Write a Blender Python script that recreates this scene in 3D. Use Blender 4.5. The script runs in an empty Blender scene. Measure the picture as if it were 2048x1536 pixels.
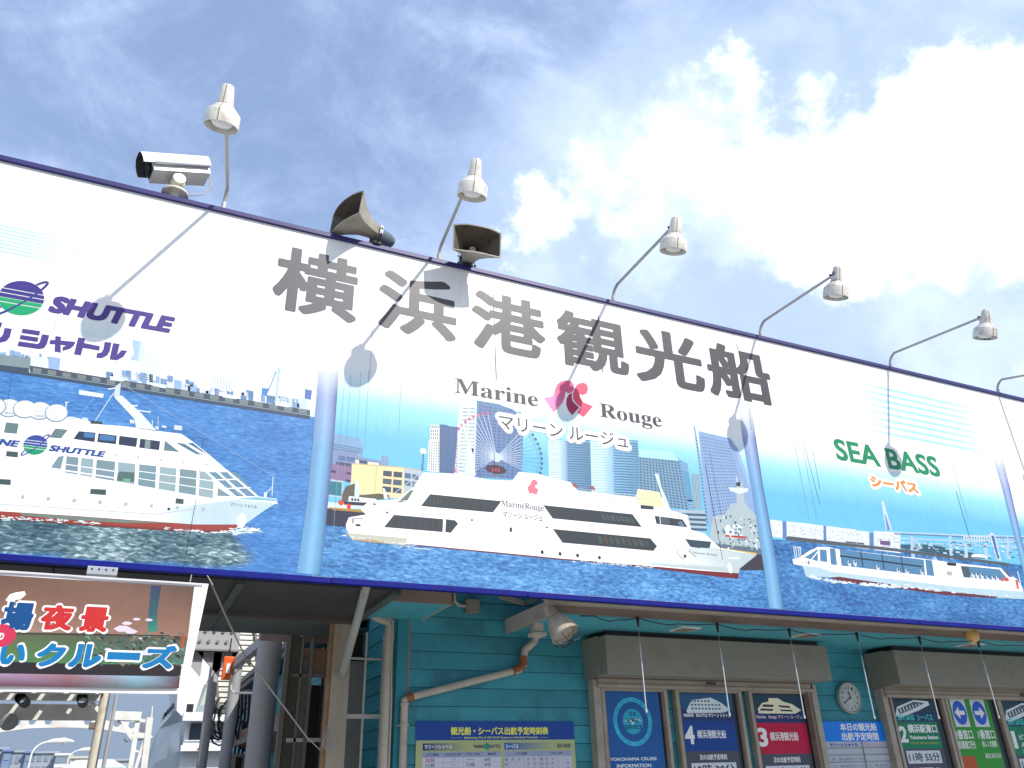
import bpy, bmesh, math, random
from mathutils import Vector, Matrix
random.seed(7)
SC = bpy.context.scene
COL = SC.collection
# ------------------------------------------------------------------ camera
F = 1588.0
def cdir(u, v): return Vector((u-1024.0, -(v-768.0), -F))
Zc = cdir(933, -2405).normalized()
Xc = cdir(4813, 1454); Xc = (Xc - Xc.dot(Zc)*Zc).normalized()
Yc = Zc.cross(Xc)
R = Matrix((Xc, Yc, Zc))
CAM = Vector((0, -5.2, 1.6))
cd = bpy.data.cameras.new('camera'); cam = bpy.data.objects.new('camera', cd); COL.objects.link(cam)
cam.matrix_world = Matrix.Translation(CAM) @ R.to_4x4()
cd.sensor_fit = 'HORIZONTAL'; cd.sensor_width = 36; cd.lens = 36*F/2048; cd.clip_start = .05; cd.clip_end = 8000
SC.camera = cam
def ray(u, v): return R @ cdir(u, v)
def at(u, v, Y):
    d = ray(u, v); return CAM + d*((Y-CAM.y)/d.y)
def atx(u, v, X):
    d = ray(u, v); return CAM + d*((X-CAM.x)/d.x)
def atz(u, v, Z):
    d = ray(u, v); return CAM + d*((Z-CAM.z)/d.z)
# ------------------------------------------------------------------ light
SUNV = Vector((.40, -.80, .85)).normalized()          # towards the sun
EL = math.asin(SUNV.z); AZ = math.atan2(SUNV.x, SUNV.y)
sd = bpy.data.lights.new('sun', 'SUN'); sd.energy = 3.1; sd.angle = math.radians(.53); sd.color = (1, .95, .88)
so = bpy.data.objects.new('sun', sd); COL.objects.link(so); so.rotation_euler = SUNV.to_track_quat('Z', 'Y').to_euler()
SC.view_settings.view_transform = 'Standard'; SC.view_settings.look = 'None'
SC.view_settings.exposure = 0.68; SC.view_settings.gamma = 1; SC.view_settings.use_curve_mapping = False
SC.render.engine = 'CYCLES'
SC.cycles.use_denoising = True; SC.cycles.max_bounces = 8

class NT:
    def __init__(s, tree): s.t = tree; s.t.nodes.clear()
    def n(s, typ, **kw):
        nd = s.t.nodes.new(typ)
        for k, v in kw.items():
            if k.startswith('i_'):
                key = k[2:]; key = int(key) if key.isdigit() else key.replace('_', ' ')
                nd.inputs[key].default_value = v
            else: setattr(nd, k, v)
        return nd
    def l(s, a, b): s.t.links.new(a, b)
    def m(s, op, a, b=None, clamp=False):
        nd = s.t.nodes.new('ShaderNodeMath'); nd.operation = op; nd.use_clamp = clamp
        for i, x in enumerate((a, b)):
            if x is None: continue
            if isinstance(x, (int, float)): nd.inputs[i].default_value = x
            else: s.l(x, nd.inputs[i])
        return nd.outputs[0]
    def mr(s, x, a, b, c=0., d=1., smooth=True):
        nd = s.t.nodes.new('ShaderNodeMapRange'); nd.interpolation_type = 'SMOOTHSTEP' if smooth else 'LINEAR'
        s.l(x, nd.inputs[0])
        for i, v in enumerate((a, b, c, d)): nd.inputs[i+1].default_value = v
        return nd.outputs[0]
    def mix(s, f, a, b, bt='MIX'):
        nd = s.t.nodes.new('ShaderNodeMix'); nd.data_type = 'RGBA'; nd.blend_type = bt
        for i, x in ((0, f), (6, a), (7, b)):
            if isinstance(x, (int, float)): nd.inputs[i].default_value = x
            elif isinstance(x, (tuple, list)): nd.inputs[i].default_value = (*x[:3], 1)
            else: s.l(x, nd.inputs[i])
        return nd.outputs[2]

def build_world():
    W = bpy.data.worlds.new('World'); SC.world = W; W.use_nodes = True
    T = NT(W.node_tree)
    tc = T.n('ShaderNodeTexCoord'); V = tc.outputs['Generated']
    sky = T.n('ShaderNodeTexSky', sky_type='NISHITA', sun_disc=False, sun_elevation=EL, sun_rotation=AZ, air_density=1.0, dust_density=1.2, ozone_density=1.6)
    # large cumulus bank and wisps, laid out as directions in the sky
    def noise(scale, detail=8, rough=.55, vec=None, dist=0.):
        nd = T.n('ShaderNodeTexNoise', i_Scale=scale, i_Detail=detail, i_Roughness=rough, i_Distortion=dist)
        T.l(vec if vec is not None else V, nd.inputs['Vector']); return nd.outputs['Fac']
    blobs = [((1400, 300), 135), ((1295, 335), 108), ((1205, 385), 108), ((1110, 435), 82), ((1480, 410), 185), ((1655, 310), 128), ((1340, 470), 130),
             ((1875, 205), 142), ((1985, 260), 170), ((1840, 400), 205), ((2010, 400), 190), ((2150, 330), 250), ((2250, 620), 200), ((1640, 460), 140), ((2480, 500), 330), ((2040, 752), 80)]
    best = None
    for (c, r) in blobs:
        d = ray(*c).normalized()
        rr = (ray(c[0]+r, c[1]).normalized()-d).length
        vd = T.n('ShaderNodeVectorMath', operation='DISTANCE'); T.l(V, vd.inputs[0]); vd.inputs[1].default_value = d
        x = T.m('SUBTRACT', rr, vd.outputs['Value'])
        best = x if best is None else T.m('MAXIMUM', best, x)
    n1 = noise(9, 10, .62); n2 = noise(30, 6, .6)
    fb = T.m('ADD', T.m('MULTIPLY', T.m('SUBTRACT', n1, .5), .27), T.m('MULTIPLY', T.m('SUBTRACT', n2, .5), .07))
    dens = T.m('ADD', best, fb)
    core = T.mr(dens, -.012, .045)
    soft = T.mr(dens, -.14, .06)
    # broken cloud added out of view, cover widened to lift the fill light
    n3 = noise(2.6, 9, .6)
    gen = T.mr(n3, .49, .60)
    ax = T.n('ShaderNodeVectorMath', operation='DOT_PRODUCT'); T.l(V, ax.inputs[0]); ax.inputs[1].default_value = ray(1024, 768).normalized()
    outv = T.mr(ax.outputs['Value'], .72, .60)
    gen = T.m('MULTIPLY', gen, outv)
    # wisps: streaked noise
    mp = T.n('ShaderNodeMapping'); T.l(V, mp.inputs[0]); mp.inputs['Rotation'].default_value = (.5, .35, .9); mp.inputs['Scale'].default_value = (1.2, 2.3, 1.6)
    w1 = noise(2.7, 9, .6, mp.outputs[0], .55)
    wisp = T.mr(w1, .42, .70)
    w2 = T.mr(noise(5.5, 8, .66, None, .3), .42, .72)
    wisp = T.m('ADD', T.m('MULTIPLY', wisp, .50), T.m('MULTIPLY', w2, .34), True)
    # base of the bank: grey-blue underside
    low = T.n('ShaderNodeVectorMath', operation='DISTANCE'); T.l(V, low.inputs[0]); low.inputs[1].default_value = ray(1330, 640).normalized()
    lowf = T.mr(T.m('ADD', low.outputs['Value'], T.m('MULTIPLY', T.m('SUBTRACT', n1, .5), .22)), .09, .26, 1., 0.)
    shade = T.m('MULTIPLY', T.mr(noise(6.5, 8, .6), .42, .62, 0., 1.), .34)
    ccol = T.mix(T.m('MULTIPLY', shade, 2.2), (7.4, 7.6, 7.9), (3.2, 3.8, 4.8))
    ccol = T.mix(T.m('MULTIPLY', lowf, .85), ccol, (2.9, 3.7, 5.2))
    skyc = T.mix(1., sky.outputs[0], (.62, .64, .68), 'MULTIPLY')
    skyc = T.mix(.55, skyc, (1.95, 2.65, 4.25))
    col = T.mix(wisp, skyc, (3.7, 4.5, 6.1))
    col = T.mix(T.m('MULTIPLY', soft, .6), col, (3.3, 4.2, 5.7))
    hz = T.n('ShaderNodeVectorMath', operation='DISTANCE'); T.l(V, hz.inputs[0]); hz.inputs[1].default_value = ray(1500, 600).normalized()
    hzf = T.mr(T.m('ADD', hz.outputs['Value'], T.m('MULTIPLY', T.m('SUBTRACT', n1, .5), .5)), .10, .46, .85, 0.)
    col = T.mix(hzf, col, T.mix(T.mr(noise(4.2, 7, .55), .40, .62), (2.6, 3.3, 4.6), (4.0, 4.7, 5.9)))
    cm = T.m('MAXIMUM', core, T.m('MULTIPLY', gen, .8))
    col = T.mix(cm, col, ccol)
    # grey-blue air low over the harbour
    sx = T.n('ShaderNodeSeparateXYZ'); T.l(V, sx.inputs[0])
    col = T.mix(T.mr(sx.outputs['Z'], .06, .30, 1., 0.), col, (1.35, 1.75, 2.4))
    bg = T.n('ShaderNodeBackground', i_Strength=.15); T.l(col, bg.inputs[0])
    o = T.n('ShaderNodeOutputWorld'); T.l(bg.outputs[0], o.inputs[0])
build_world()

# ------------------------------------------------------------------ materials
def lin(c):
    return tuple(((x/255.)/12.92 if x/255. <= .04045 else ((x/255.+.055)/1.055)**2.4) for x in c)
def P(r, g, b, k=.56): return tuple(min(.78, x*k*(1+.38*x**4)) for x in lin((r, g, b)))     # ink on the sunlit billboard
def Q(r, g, b, k=3.1): return tuple(min(.82, x*k) for x in lin((r, g, b)))    # things standing under the eave
MATS = {}
def mat(name, col, rough=.6, var=.12, scale=6., bump=.0, metal=0., spec=.4, dirt=None, dirt_amt=0., dscale=3., stretch=(1, 1, 1)):
    if name in MATS: return MATS[name]
    m = bpy.data.materials.new(name); m.use_nodes = True; MATS[name] = m
    T = NT(m.node_tree)
    tc = T.n('ShaderNodeTexCoord'); mp = T.n('ShaderNodeMapping'); T.l(tc.outputs['Object'], mp.inputs[0]); mp.inputs['Scale'].default_value = stretch
    nz = T.n('ShaderNodeTexNoise', i_Scale=scale, i_Detail=6., i_Roughness=.6); T.l(mp.outputs[0], nz.inputs['Vector'])
    f = T.mr(nz.outputs['Fac'], .3, .7, 1-var, 1+var*.6, False)
    cmb = T.n('ShaderNodeCombineXYZ'); [T.l(f, cmb.inputs[i]) for i in range(3)]
    c = T.mix(1., col, cmb.outputs[0], 'MULTIPLY')
    if dirt:
        nd = T.n('ShaderNodeTexNoise', i_Scale=dscale, i_Detail=9., i_Roughness=.68); T.l(mp.outputs[0], nd.inputs['Vector'])
        c = T.mix(T.m('MULTIPLY', T.mr(nd.outputs['Fac'], .5, .68), dirt_amt), c, dirt)
    b = T.n('ShaderNodeBsdfPrincipled', i_Roughness=rough, i_Metallic=metal); b.inputs['Specular IOR Level'].default_value = spec
    T.l(c, b.inputs['Base Color'])
    if bump:
        bp = T.n('ShaderNodeBump', i_Strength=bump, i_Distance=.01); n2 = T.n('ShaderNodeTexNoise', i_Scale=scale*9, i_Detail=5.)
        T.l(mp.outputs[0], n2.inputs['Vector']); T.l(n2.outputs['Fac'], bp.inputs['Height']); T.l(bp.outputs[0], b.inputs['Normal'])
    o = T.n('ShaderNodeOutputMaterial'); T.l(b.outputs[0], o.inputs[0])
    return m
def print_mat():
    m = bpy.data.materials.new('print_ink'); m.use_nodes = True; T = NT(m.node_tree)
    a = T.n('ShaderNodeAttribute', attribute_name='ink')
    tc = T.n('ShaderNodeTexCoord'); nz = T.n('ShaderNodeTexNoise', i_Scale=9., i_Detail=8., i_Roughness=.7); T.l(tc.outputs['Object'], nz.inputs['Vector'])
    mp = T.n('ShaderNodeMapping'); T.l(tc.outputs['Object'], mp.inputs[0]); mp.inputs['Scale'].default_value = (40, 1, 1.2)
    st = T.n('ShaderNodeTexNoise', i_Scale=1., i_Detail=4.); T.l(mp.outputs[0], st.inputs['Vector'])
    f = T.m('MULTIPLY', T.mr(nz.outputs['Fac'], .3, .75, 1.04, .93, False), T.mr(st.outputs['Fac'], .45, .8, 1., .93, False))
    cmb = T.n('ShaderNodeCombineXYZ'); [T.l(f, cmb.inputs[i]) for i in range(3)]
    c = T.mix(1., a.outputs['Color'], cmb.outputs[0], 'MULTIPLY')
    b = T.n('ShaderNodeBsdfPrincipled', i_Roughness=.42); b.inputs['Specular IOR Level'].default_value = .35; T.l(c, b.inputs['Base Color'])
    o = T.n('ShaderNodeOutputMaterial'); T.l(b.outputs[0], o.inputs[0]); return m
INK = print_mat()
def water_print(name, c1, c2, c3, c4, sc=14., st=(1, 1, 3.4), rot=0., wake=None):
    m = bpy.data.materials.new(name); m.use_nodes = True; T = NT(m.node_tree)
    tc = T.n('ShaderNodeTexCoord'); mp = T.n('ShaderNodeMapping'); T.l(tc.outputs['Object'], mp.inputs[0]); mp.inputs['Scale'].default_value = st; mp.inputs['Rotation'].default_value = (0, rot, 0)
    nz = T.n('ShaderNodeTexNoise', i_Scale=sc, i_Detail=7., i_Roughness=.62, i_Distortion=.6); T.l(mp.outputs[0], nz.inputs['Vector'])
    n2 = T.n('ShaderNodeTexNoise', i_Scale=sc*.12, i_Detail=4.); T.l(mp.outputs[0], n2.inputs['Vector'])
    f = T.m('ADD', nz.outputs['Fac'], T.m('MULTIPLY', T.m('SUBTRACT', n2.outputs['Fac'], .5), .5))
    r = T.n('ShaderNodeValToRGB'); T.l(f, r.inputs[0]); e = r.color_ramp.elements
    for p_, c_ in ((.32, c1), (.46, c2), (.60, c3), (.76, c4)):
        x = e.new(p_); x.color = (*c_, 1)
    e.remove(e[0]); e.remove(e[-1])
    c = r.outputs[0]
    if wake:
        r2 = T.n('ShaderNodeValToRGB'); T.l(f, r2.inputs[0]); e = r2.color_ramp.elements
        for p_, c_ in zip((.34, .48, .58, .70), wake): x = e.new(p_); x.color = (*c_, 1)
        e.remove(e[0]); e.remove(e[-1])
        a = T.n('ShaderNodeAttribute', attribute_name='ink'); sp = T.n('ShaderNodeSeparateColor'); T.l(a.outputs['Color'], sp.inputs[0])
        w_ = T.m('ADD', sp.outputs[0], T.m('MULTIPLY', T.m('SUBTRACT', n2.outputs['Fac'], .5), 1.2)); c = T.mix(T.mr(w_, .3, .75), c, r2.outputs[0])
    b = T.n('ShaderNodeBsdfPrincipled', i_Roughness=.42); b.inputs['Specular IOR Level'].default_value = .35; T.l(c, b.inputs['Base Color'])
    o = T.n('ShaderNodeOutputMaterial'); T.l(b.outputs[0], o.inputs[0]); return m

# ------------------------------------------------------------------ mesh helpers
def tag(o, label=None, cat=None, group=None, kind=None):
    if label: o['label'] = label
    if cat: o['category'] = cat
    if group: o['group'] = group
    if kind: o['kind'] = kind
    return o
def empty(name, loc, label, cat, group=None):
    o = bpy.data.objects.new(name, None); COL.objects.link(o); o.location = loc; o.empty_display_size = .1
    return tag(o, label, cat, group)
def link(name, me, m, parent=None, smooth=False):
    o = bpy.data.objects.new(name, me); COL.objects.link(o)
    if m and not me.materials: me.materials.append(m)
    if parent:
        o.parent = parent; o.matrix_parent_inverse = Matrix.Translation(-parent.location)
    if smooth:
        me.polygons.foreach_set('use_smooth', [True]*len(me.polygons))
    return o
class MB:
    def __init__(s): s.v = []; s.f = []
    def add(s, vs, fs):
        b = len(s.v); s.v += [tuple(x) for x in vs]; s.f += [tuple(i+b for i in f) for f in fs]; return s
    def box(s, lo, hi):
        x0, y0, z0 = lo; x1, y1, z1 = hi
        return s.add([(x0,y0,z0),(x1,y0,z0),(x1,y1,z0),(x0,y1,z0),(x0,y0,z1),(x1,y0,z1),(x1,y1,z1),(x0,y1,z1)],
                     [(0,3,2,1),(4,5,6,7),(0,1,5,4),(1,2,6,5),(2,3,7,6),(3,0,4,7)])
    def beam(s, a, b, w, h, up=(0, 0, 1)):
        a = Vector(a); b = Vector(b); d = (b-a).normalized(); u = Vector(up)
        if abs(d.dot(u)) > .98: u = Vector((0, 1, 0))
        r = d.cross(u).normalized()*w/2; u = r.normalized().cross(d).normalized()*h/2
        vs = [p+q for p in (a, b) for q in (-r-u, r-u, r+u, -r+u)]
        return s.add(vs, [(0,1,2,3),(7,6,5,4),(0,4,5,1),(1,5,6,2),(2,6,7,3),(3,7,4,0)])
    def tube(s, pts, r, n=10, caps=True):
        pts = [Vector(p) for p in pts]; rs = r if isinstance(r, (list, tuple)) else [r]*len(pts); base = len(s.v); u = None
        for i, p in enumerate(pts):
            d = (pts[min(i+1, len(pts)-1)]-pts[max(i-1, 0)]).normalized()
            if u is None:
                u = d.orthogonal().normalized()
            else:
                u = (u-d*u.dot(d)).normalized()
            w = d.cross(u)
            for k in range(n):
                a = 2*math.pi*k/n; s.v.append(tuple(p+(u*math.cos(a)+w*math.sin(a))*rs[i]))
        for i in range(len(pts)-1):
            for k in range(n):
                a = base+i*n+k; b = base+i*n+(k+1) % n; s.f.append((a, b, b+n, a+n))
        if caps:
            s.f.append(tuple(base+k for k in range(n))[::-1]); s.f.append(tuple(base+(len(pts)-1)*n+k for k in range(n)))
        return s
    def lathe(s, o, ax, prof, n=28, caps=False):
        """prof: (distance along axis, radius)"""
        ax = Vector(ax).normalized(); o = Vector(o)
        pts = [o+ax*t for t, r in prof]; base = len(s.v); u = ax.orthogonal().normalized(); w = ax.cross(u)
        for p, (t, r) in zip(pts, prof):
            for k in range(n):
                a = 2*math.pi*k/n; s.v.append(tuple(p+(u*math.cos(a)+w*math.sin(a))*max(r, 1e-4)))
        for i in range(len(pts)-1):
            for k in range(n):
                a = base+i*n+k; b = base+i*n+(k+1) % n; s.f.append((a, b, b+n, a+n))
        return s
    def prism(s, pts, d):
        """closed outline pts extruded by vector d"""
        n = len(pts); d = Vector(d); vs = [Vector(p) for p in pts]+[Vector(p)+d for p in pts]
        return s.add(vs, [tuple(range(n))[::-1], tuple(range(n, 2*n))]+[(i, (i+1) % n, (i+1) % n+n, i+n) for i in range(n)])
    def mesh(s, name):
        me = bpy.data.meshes.new(name); me.from_pydata(s.v, [], s.f); me.update()
        bm = bmesh.new(); bm.from_mesh(me); bmesh.ops.recalc_face_normals(bm, faces=bm.faces); bm.to_mesh(me); bm.free(); return me
    def build(s, name, m, parent=None, bevel=0., smooth=False, shared=None):
        o = link(name, s.mesh(name), m, parent)
        if bevel:
            md = o.modifiers.new('bevel', 'BEVEL'); md.width = bevel; md.segments = 2; md.limit_method = 'ANGLE'
        if smooth:
            o.data.polygons.foreach_set('use_smooth', [True]*len(o.data.polygons)); o.data.set_sharp_from_angle(angle=math.radians(40))
        return o
def arcpts(c, r, a0, a1, n, u, w):
    return [Vector(c)+(Vector(u)*math.cos(a)+Vector(w)*math.sin(a))*r for a in [a0+(a1-a0)*i/n for i in range(n+1)]]

class PR:
    """flat print: coloured polygons given where they stand on a vertical board at depth Y"""
    def __init__(s, Y): s.Y = Y; s.v = []; s.f = []; s.c = []; s.k = 0; s.map = None; s.i = 0
    def y(s): return s.Y-.0004-.00006*s.k-.000004*(s.i % 14)
    def up(s, n=1): s.k += n; return s
    def pt(s, q, k=None):
        if s.map: q = s.map(q)
        p = at(q[0], q[1], s.Y); return (p.x, s.y(), p.z)
    def poly(s, pts, col, cols=None):
        s.i += 1
        b = len(s.v); s.v += [s.pt(q) for q in pts]; s.f.append(tuple(range(b, b+len(pts))))
        s.c.append(cols if cols else [col]*len(pts)); return s
    def grid(s, rows, cols):
        for i in range(len(rows)-1):
            for j in range(len(rows[i])-1):
                s.poly([rows[i][j], rows[i][j+1], rows[i+1][j+1], rows[i+1][j]], None, [cols[i][j], cols[i][j+1], cols[i+1][j+1], cols[i+1][j]])
        return s
    def line(s, a, b, w, col):
        dx, dy = b[0]-a[0], b[1]-a[1]; L = math.hypot(dx, dy) or 1; nx, ny = -dy/L*w/2, dx/L*w/2
        return s.poly([(a[0]+nx, a[1]+ny), (b[0]+nx, b[1]+ny), (b[0]-nx, b[1]-ny), (a[0]-nx, a[1]-ny)], col)
    def pline(s, pts, w, col):
        for a, b in zip(pts, pts[1:]): s.line(a, b, w, col)
        return s
    def cells(s, quad, nx, ny, fx, fy, col, jit=0.):
        """nx x ny window cells inside a quad tl,tr,br,bl"""
        tl, tr, br, bl = quad
        def q(a, b):
            t = (tl[0]+(tr[0]-tl[0])*a, tl[1]+(tr[1]-tl[1])*a); u = (bl[0]+(br[0]-bl[0])*a, bl[1]+(br[1]-bl[1])*a)
            return (t[0]+(u[0]-t[0])*b, t[1]+(u[1]-t[1])*b)
        for i in range(nx):
            for j in range(ny):
                a0 = (i+.5-fx/2)/nx; a1 = (i+.5+fx/2)/nx; b0 = (j+.5-fy/2)/ny; b1 = (j+.5+fy/2)/ny
                c = col if not jit else tuple(x*(1+random.uniform(-jit, jit)) for x in col)
                s.poly([q(a0, b0), q(a1, b0), q(a1, b1), q(a0, b1)], c)
        return s
    def ell(s, c, rx, rz, col, n=28, a0=0, a1=2*math.pi, sz=1.):
        """ellipse of metre radii about a photo point, on the board"""
        s.i += 1; p = at(*c, s.Y); b = len(s.v); m = n+1 if a1-a0 < 6.2 else n
        for i in range(m):
            a = a0+(a1-a0)*i/n; s.v.append((p.x+rx*math.cos(a), s.y(), p.z+rz*math.sin(a)))
        s.f.append(tuple(range(b, b+m))); s.c.append([col]*m); return s
    def wpoly(s, pts, col):
        s.i += 1; b = len(s.v); s.v += [(x, s.y(), z) for x, z in pts]; s.f.append(tuple(range(b, b+len(pts)))); s.c.append([col]*len(pts)); return s
    def build(s, name, parent, m=None, label=None):
        stuff = name in ('printed_town', 'printed_foam', 'printed_warehouses')
        me = bpy.data.meshes.new(name); me.from_pydata(s.v, [], s.f)
        ca = me.color_attributes.new('ink', 'FLOAT_COLOR', 'CORNER')
        flat = []
        for poly, cs in zip(me.polygons, s.c):
            for c in cs: flat += [c[0], c[1], c[2], 1.]
        ca.data.foreach_set('color', flat); me.update()
        o = link(name, me, m or INK, parent)
        if label: o['label'] = label
        if stuff: o['kind'] = 'stuff'
        return o
TXT = {}
def text_mesh(s, off, shear):
    key = (s, off, shear)
    if key not in TXT:
        c = bpy.data.curves.new('t', 'FONT'); c.body = s; c.offset = off; c.shear = shear; c.size = 1; c.resolution_u = 4
        o = bpy.data.objects.new('t', c); COL.objects.link(o)
        m = bpy.data.meshes.new_from_object(o.evaluated_get(bpy.context.evaluated_depsgraph_get()))
        vs = [(v.co.x, v.co.y) for v in m.vertices]; fs = [tuple(p.vertices) for p in m.polygons]
        bpy.data.objects.remove(o); bpy.data.curves.remove(c); bpy.data.meshes.remove(m)
        xs = [v[0] for v in vs]; ys = [v[1] for v in vs]
        TXT[key] = (vs, fs, min(xs), max(xs), min(ys), max(ys))
    return TXT[key]
def text(pr, s, lb, rt, col, off=.0, shear=0., grow=0., world=None):
    """lettering fitted to the rectangle lb..rt (photo points) on the print pr; off thickens the strokes"""
    neg = min(off, 0.)
    vs, fs, x0, x1, y0, y1 = text_mesh(s, neg, shear); off = max(off, 0.)
    if world: ax, az, bx, bz = world
    else:
        if pr.map: lb = pr.map(lb); rt = pr.map(rt)
        a = at(*lb, pr.Y); b = at(*rt, pr.Y); ax, az, bx, bz = a.x, a.z, b.x, b.z
    kx, kz = (bx-ax)/(x1-x0+2*off), (bz-az)/(y1-y0+2*off)
    y = pr.Y-.0004-.00006*pr.k
    if off and not grow: ax += off*kx; bx -= off*kx; az += off*kz; bz -= off*kz
    shifts = [(0, 0)]
    big = max(bx-ax, bz-az)
    ox, oz = off*kx+grow, off*kz+grow
    if off or grow:
        sq = [(1, 1), (1, -1), (-1, 1), (-1, -1)]; ed = [(1, 0), (-1, 0), (0, 1), (0, -1)]
        if grow:
            for f, m in ((1., 14), (.7, 10), (.4, 6)): shifts += [(f*ox*math.cos(2*math.pi*(i+.5)/m), f*oz*math.sin(2*math.pi*(i+.5)/m)) for i in range(m)]
        elif bz-az > .1:
            m = 20
            for i in range(m):
                c_, s_ = math.cos(2*math.pi*(i+.5)/m), math.sin(2*math.pi*(i+.5)/m); f = min(1/max(abs(c_), abs(s_)), 1.25); shifts.append((ox*c_*f, oz*s_*f))
            if off > .045: shifts += [(.5*ox*a_, .5*oz*b_) for a_, b_ in sq+ed]
        else: shifts += [(ox*a_, oz*b_) for a_, b_ in sq+ed[:4 if off > .04 else 0]]
    for j, (sx, sz) in enumerate(shifts):
        base = len(pr.v); yj = y-.000005*j
        for x, z in vs: pr.v.append((ax+sx+(x-x0)/(x1-x0)*(bx-ax), yj, az+sz+(z-y0)/(y1-y0)*(bz-az)))
        for f in fs: pr.f.append(tuple(i+base for i in f)); pr.c.append([col]*len(f))
    return pr
def lettering(s, lb, rt, Y, col, parent, k=12, off=.03, halo=None, shear=0., label=None, mp=None):
    pr = PR(Y); pr.k = k; pr.map = mp
    if halo:
        text(pr, s, lb, rt, halo[0], 0., shear, grow=halo[2]); pr.up(3)
    text(pr, s, lb, rt, col, off, shear)
    return pr.build('lettering', parent, label=label)

# ------------------------------------------------------------------ colours
WHITE = (.74, .76, .76)
M_blue = mat('blue_trim', lin((0, 14, 112)), .6, .2, 8, spec=.2, dirt=lin((10, 34, 130)), dirt_amt=.4, dscale=7)
M_bluetop = mat('violet_trim', lin((42, 38, 100)), .45, .12, 5)
M_cream = mat('cream_paint', Q(98, 93, 84, 2.9), .55, .14, 5, dirt=(.13, .10, .07), dirt_amt=.35, dscale=2.2)
M_fascia = mat('weathered_fascia', Q(82, 72, 66, 2.9), .6, .2, 3, dirt=(.10, .07, .05), dirt_amt=.5, dscale=2.5, stretch=(.6, 1, 3))
M_teal = mat('teal_siding_paint', Q(28, 80, 88, 3.5), .6, .16, 2.4, bump=.5, dirt=Q(22, 55, 60, 2.2), dirt_amt=.5, dscale=1.6)
M_tealtrim = mat('teal_trim_paint', Q(16, 72, 80, 3.4), .5, .1, 4)
M_soffit = mat('teal_soffit_paint', Q(40, 92, 100, 3.1), .6, .12, 2)
M_greybox = mat('grey_shutter_paint', Q(80, 77, 69, 3.0), .5, .08, 2, dirt=(.09, .085, .07), dirt_amt=.25, dscale=4)
M_dark = mat('dark_steel', (.02, .02, .022), .55)
M_black = mat('black_rubber_and_shade', (.012, .012, .014), .5)
M_dkceil = mat('dark_ceiling_paint', (.042, .043, .045), .7, .15, 3)
M_gceil = mat('greygreen_ceiling_paint', (.062, .080, .080), .7, .15, 3)
M_lamp = mat('lamp_enamel', (.68, .665, .60), .4, .08, 8, dirt=(.20, .17, .13), dirt_amt=.4, dscale=9)
M_lampold = mat('peeling_lamp_enamel', (.62, .61, .56), .5, .12, 8, dirt=(.06, .055, .05), dirt_amt=.95, dscale=15)
M_rod = mat('painted_rod', (.42, .41, .40), .45, .1, 20)
M_hornp = mat('weathered_horn_plastic', (.30, .28, .225), .55, .22, 7, dirt=(.12, .10, .07), dirt_amt=.5, dscale=5)
M_driver = mat('blue_grey_cast_metal', (.13, .16, .19), .4, .1, 20, metal=.2)
M_steel = mat('brushed_steel', (.55, .55, .54), .3, .08, 12, metal=.8)
M_white = mat('white_enamel', (.74, .74, .71), .35, .06, 6)
M_whitedirty = mat('grimy_white_paint', (.60, .59, .55), .5, .14, 4, dirt=(.30, .17, .08), dirt_amt=.35, dscale=4)
M_colgrey = mat('grey_column_paint', (.36, .36, .37), .55, .12, 3, dirt=(.2, .2, .2), dirt_amt=.3)
M_pipe = mat('beige_pipe_plastic', Q(114, 108, 98, 2.8), .45, .1, 5, dirt=(.12, .1, .08), dirt_amt=.3)
M_tape = mat('brown_tape', Q(96, 58, 32, 2.3), .5, .25, 20)
M_glass_dk = mat('dark_glass', (.015, .02, .024), .12, .1, 3, spec=.6)
M_frosted = mat('frosted_tube', Q(150, 158, 162, 1.4), .3, .05)
M_paper = mat('paper', (.7, .7, .7), .6)

# ================================================================== BILLBOARD
SX0, SX1 = -4.2, 15.0
ZT, ZB = at(1024, 556, 0).z, at(1024, 1190, 0).z
bill = empty('billboard', (0, 0, ZB), 'long white billboard printed with three harbour ships, above the ticket office', 'billboard')
joints = [SX0, -2.9, -1.82, -.79, .25, 1.28, 2.305, 3.33, 4.0, 4.87, 5.9, 6.93, 7.96, 9.0, 10.0, 11.0, 12.0, 13.0, 14.0, SX1]
M_film = mat('white_vinyl_film', WHITE, .4, .05, 3, stretch=(30, 1, 1))
for a, b in zip(joints, joints[1:]):
    MB().box((a+.0012, 0, ZB+.03), (b-.0012, .03, ZT-.02)).build('sign_panel', M_film, bill)
# frame and trims
MB().box((SX0, -.022, ZT-.035), (SX1, .16, ZT+.004)).build('top_trim', M_bluetop, bill, .003)
MB().box((SX0, .055, ZT-.10), (SX1, .15, ZT-.037)).build('back_frame', M_dark, bill)
MB().box((SX0, .032, ZB+.035), (SX1, .05, ZT-.04)).build('backing_sheet', M_dark, bill)
random.seed(3)
xx = SX0
while xx < SX1:
    w = random.uniform(1.4, 2.3)
    j = random.uniform(-.0008, .0008)
    MB().box((xx, -.016+j, ZB-.008+j), (min(xx+w-.002, SX1), .031, ZB+.030+j)).build('bottom_trim', M_blue, bill, .003)
    xx += w
nb = MB()
for i in range(46):
    x = random.uniform(-1, 9); nb.box((x, -.0235, ZB+random.uniform(0, .03)), (x+random.uniform(.004, .04), -.018, ZB+random.uniform(.030, .034)))
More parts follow.
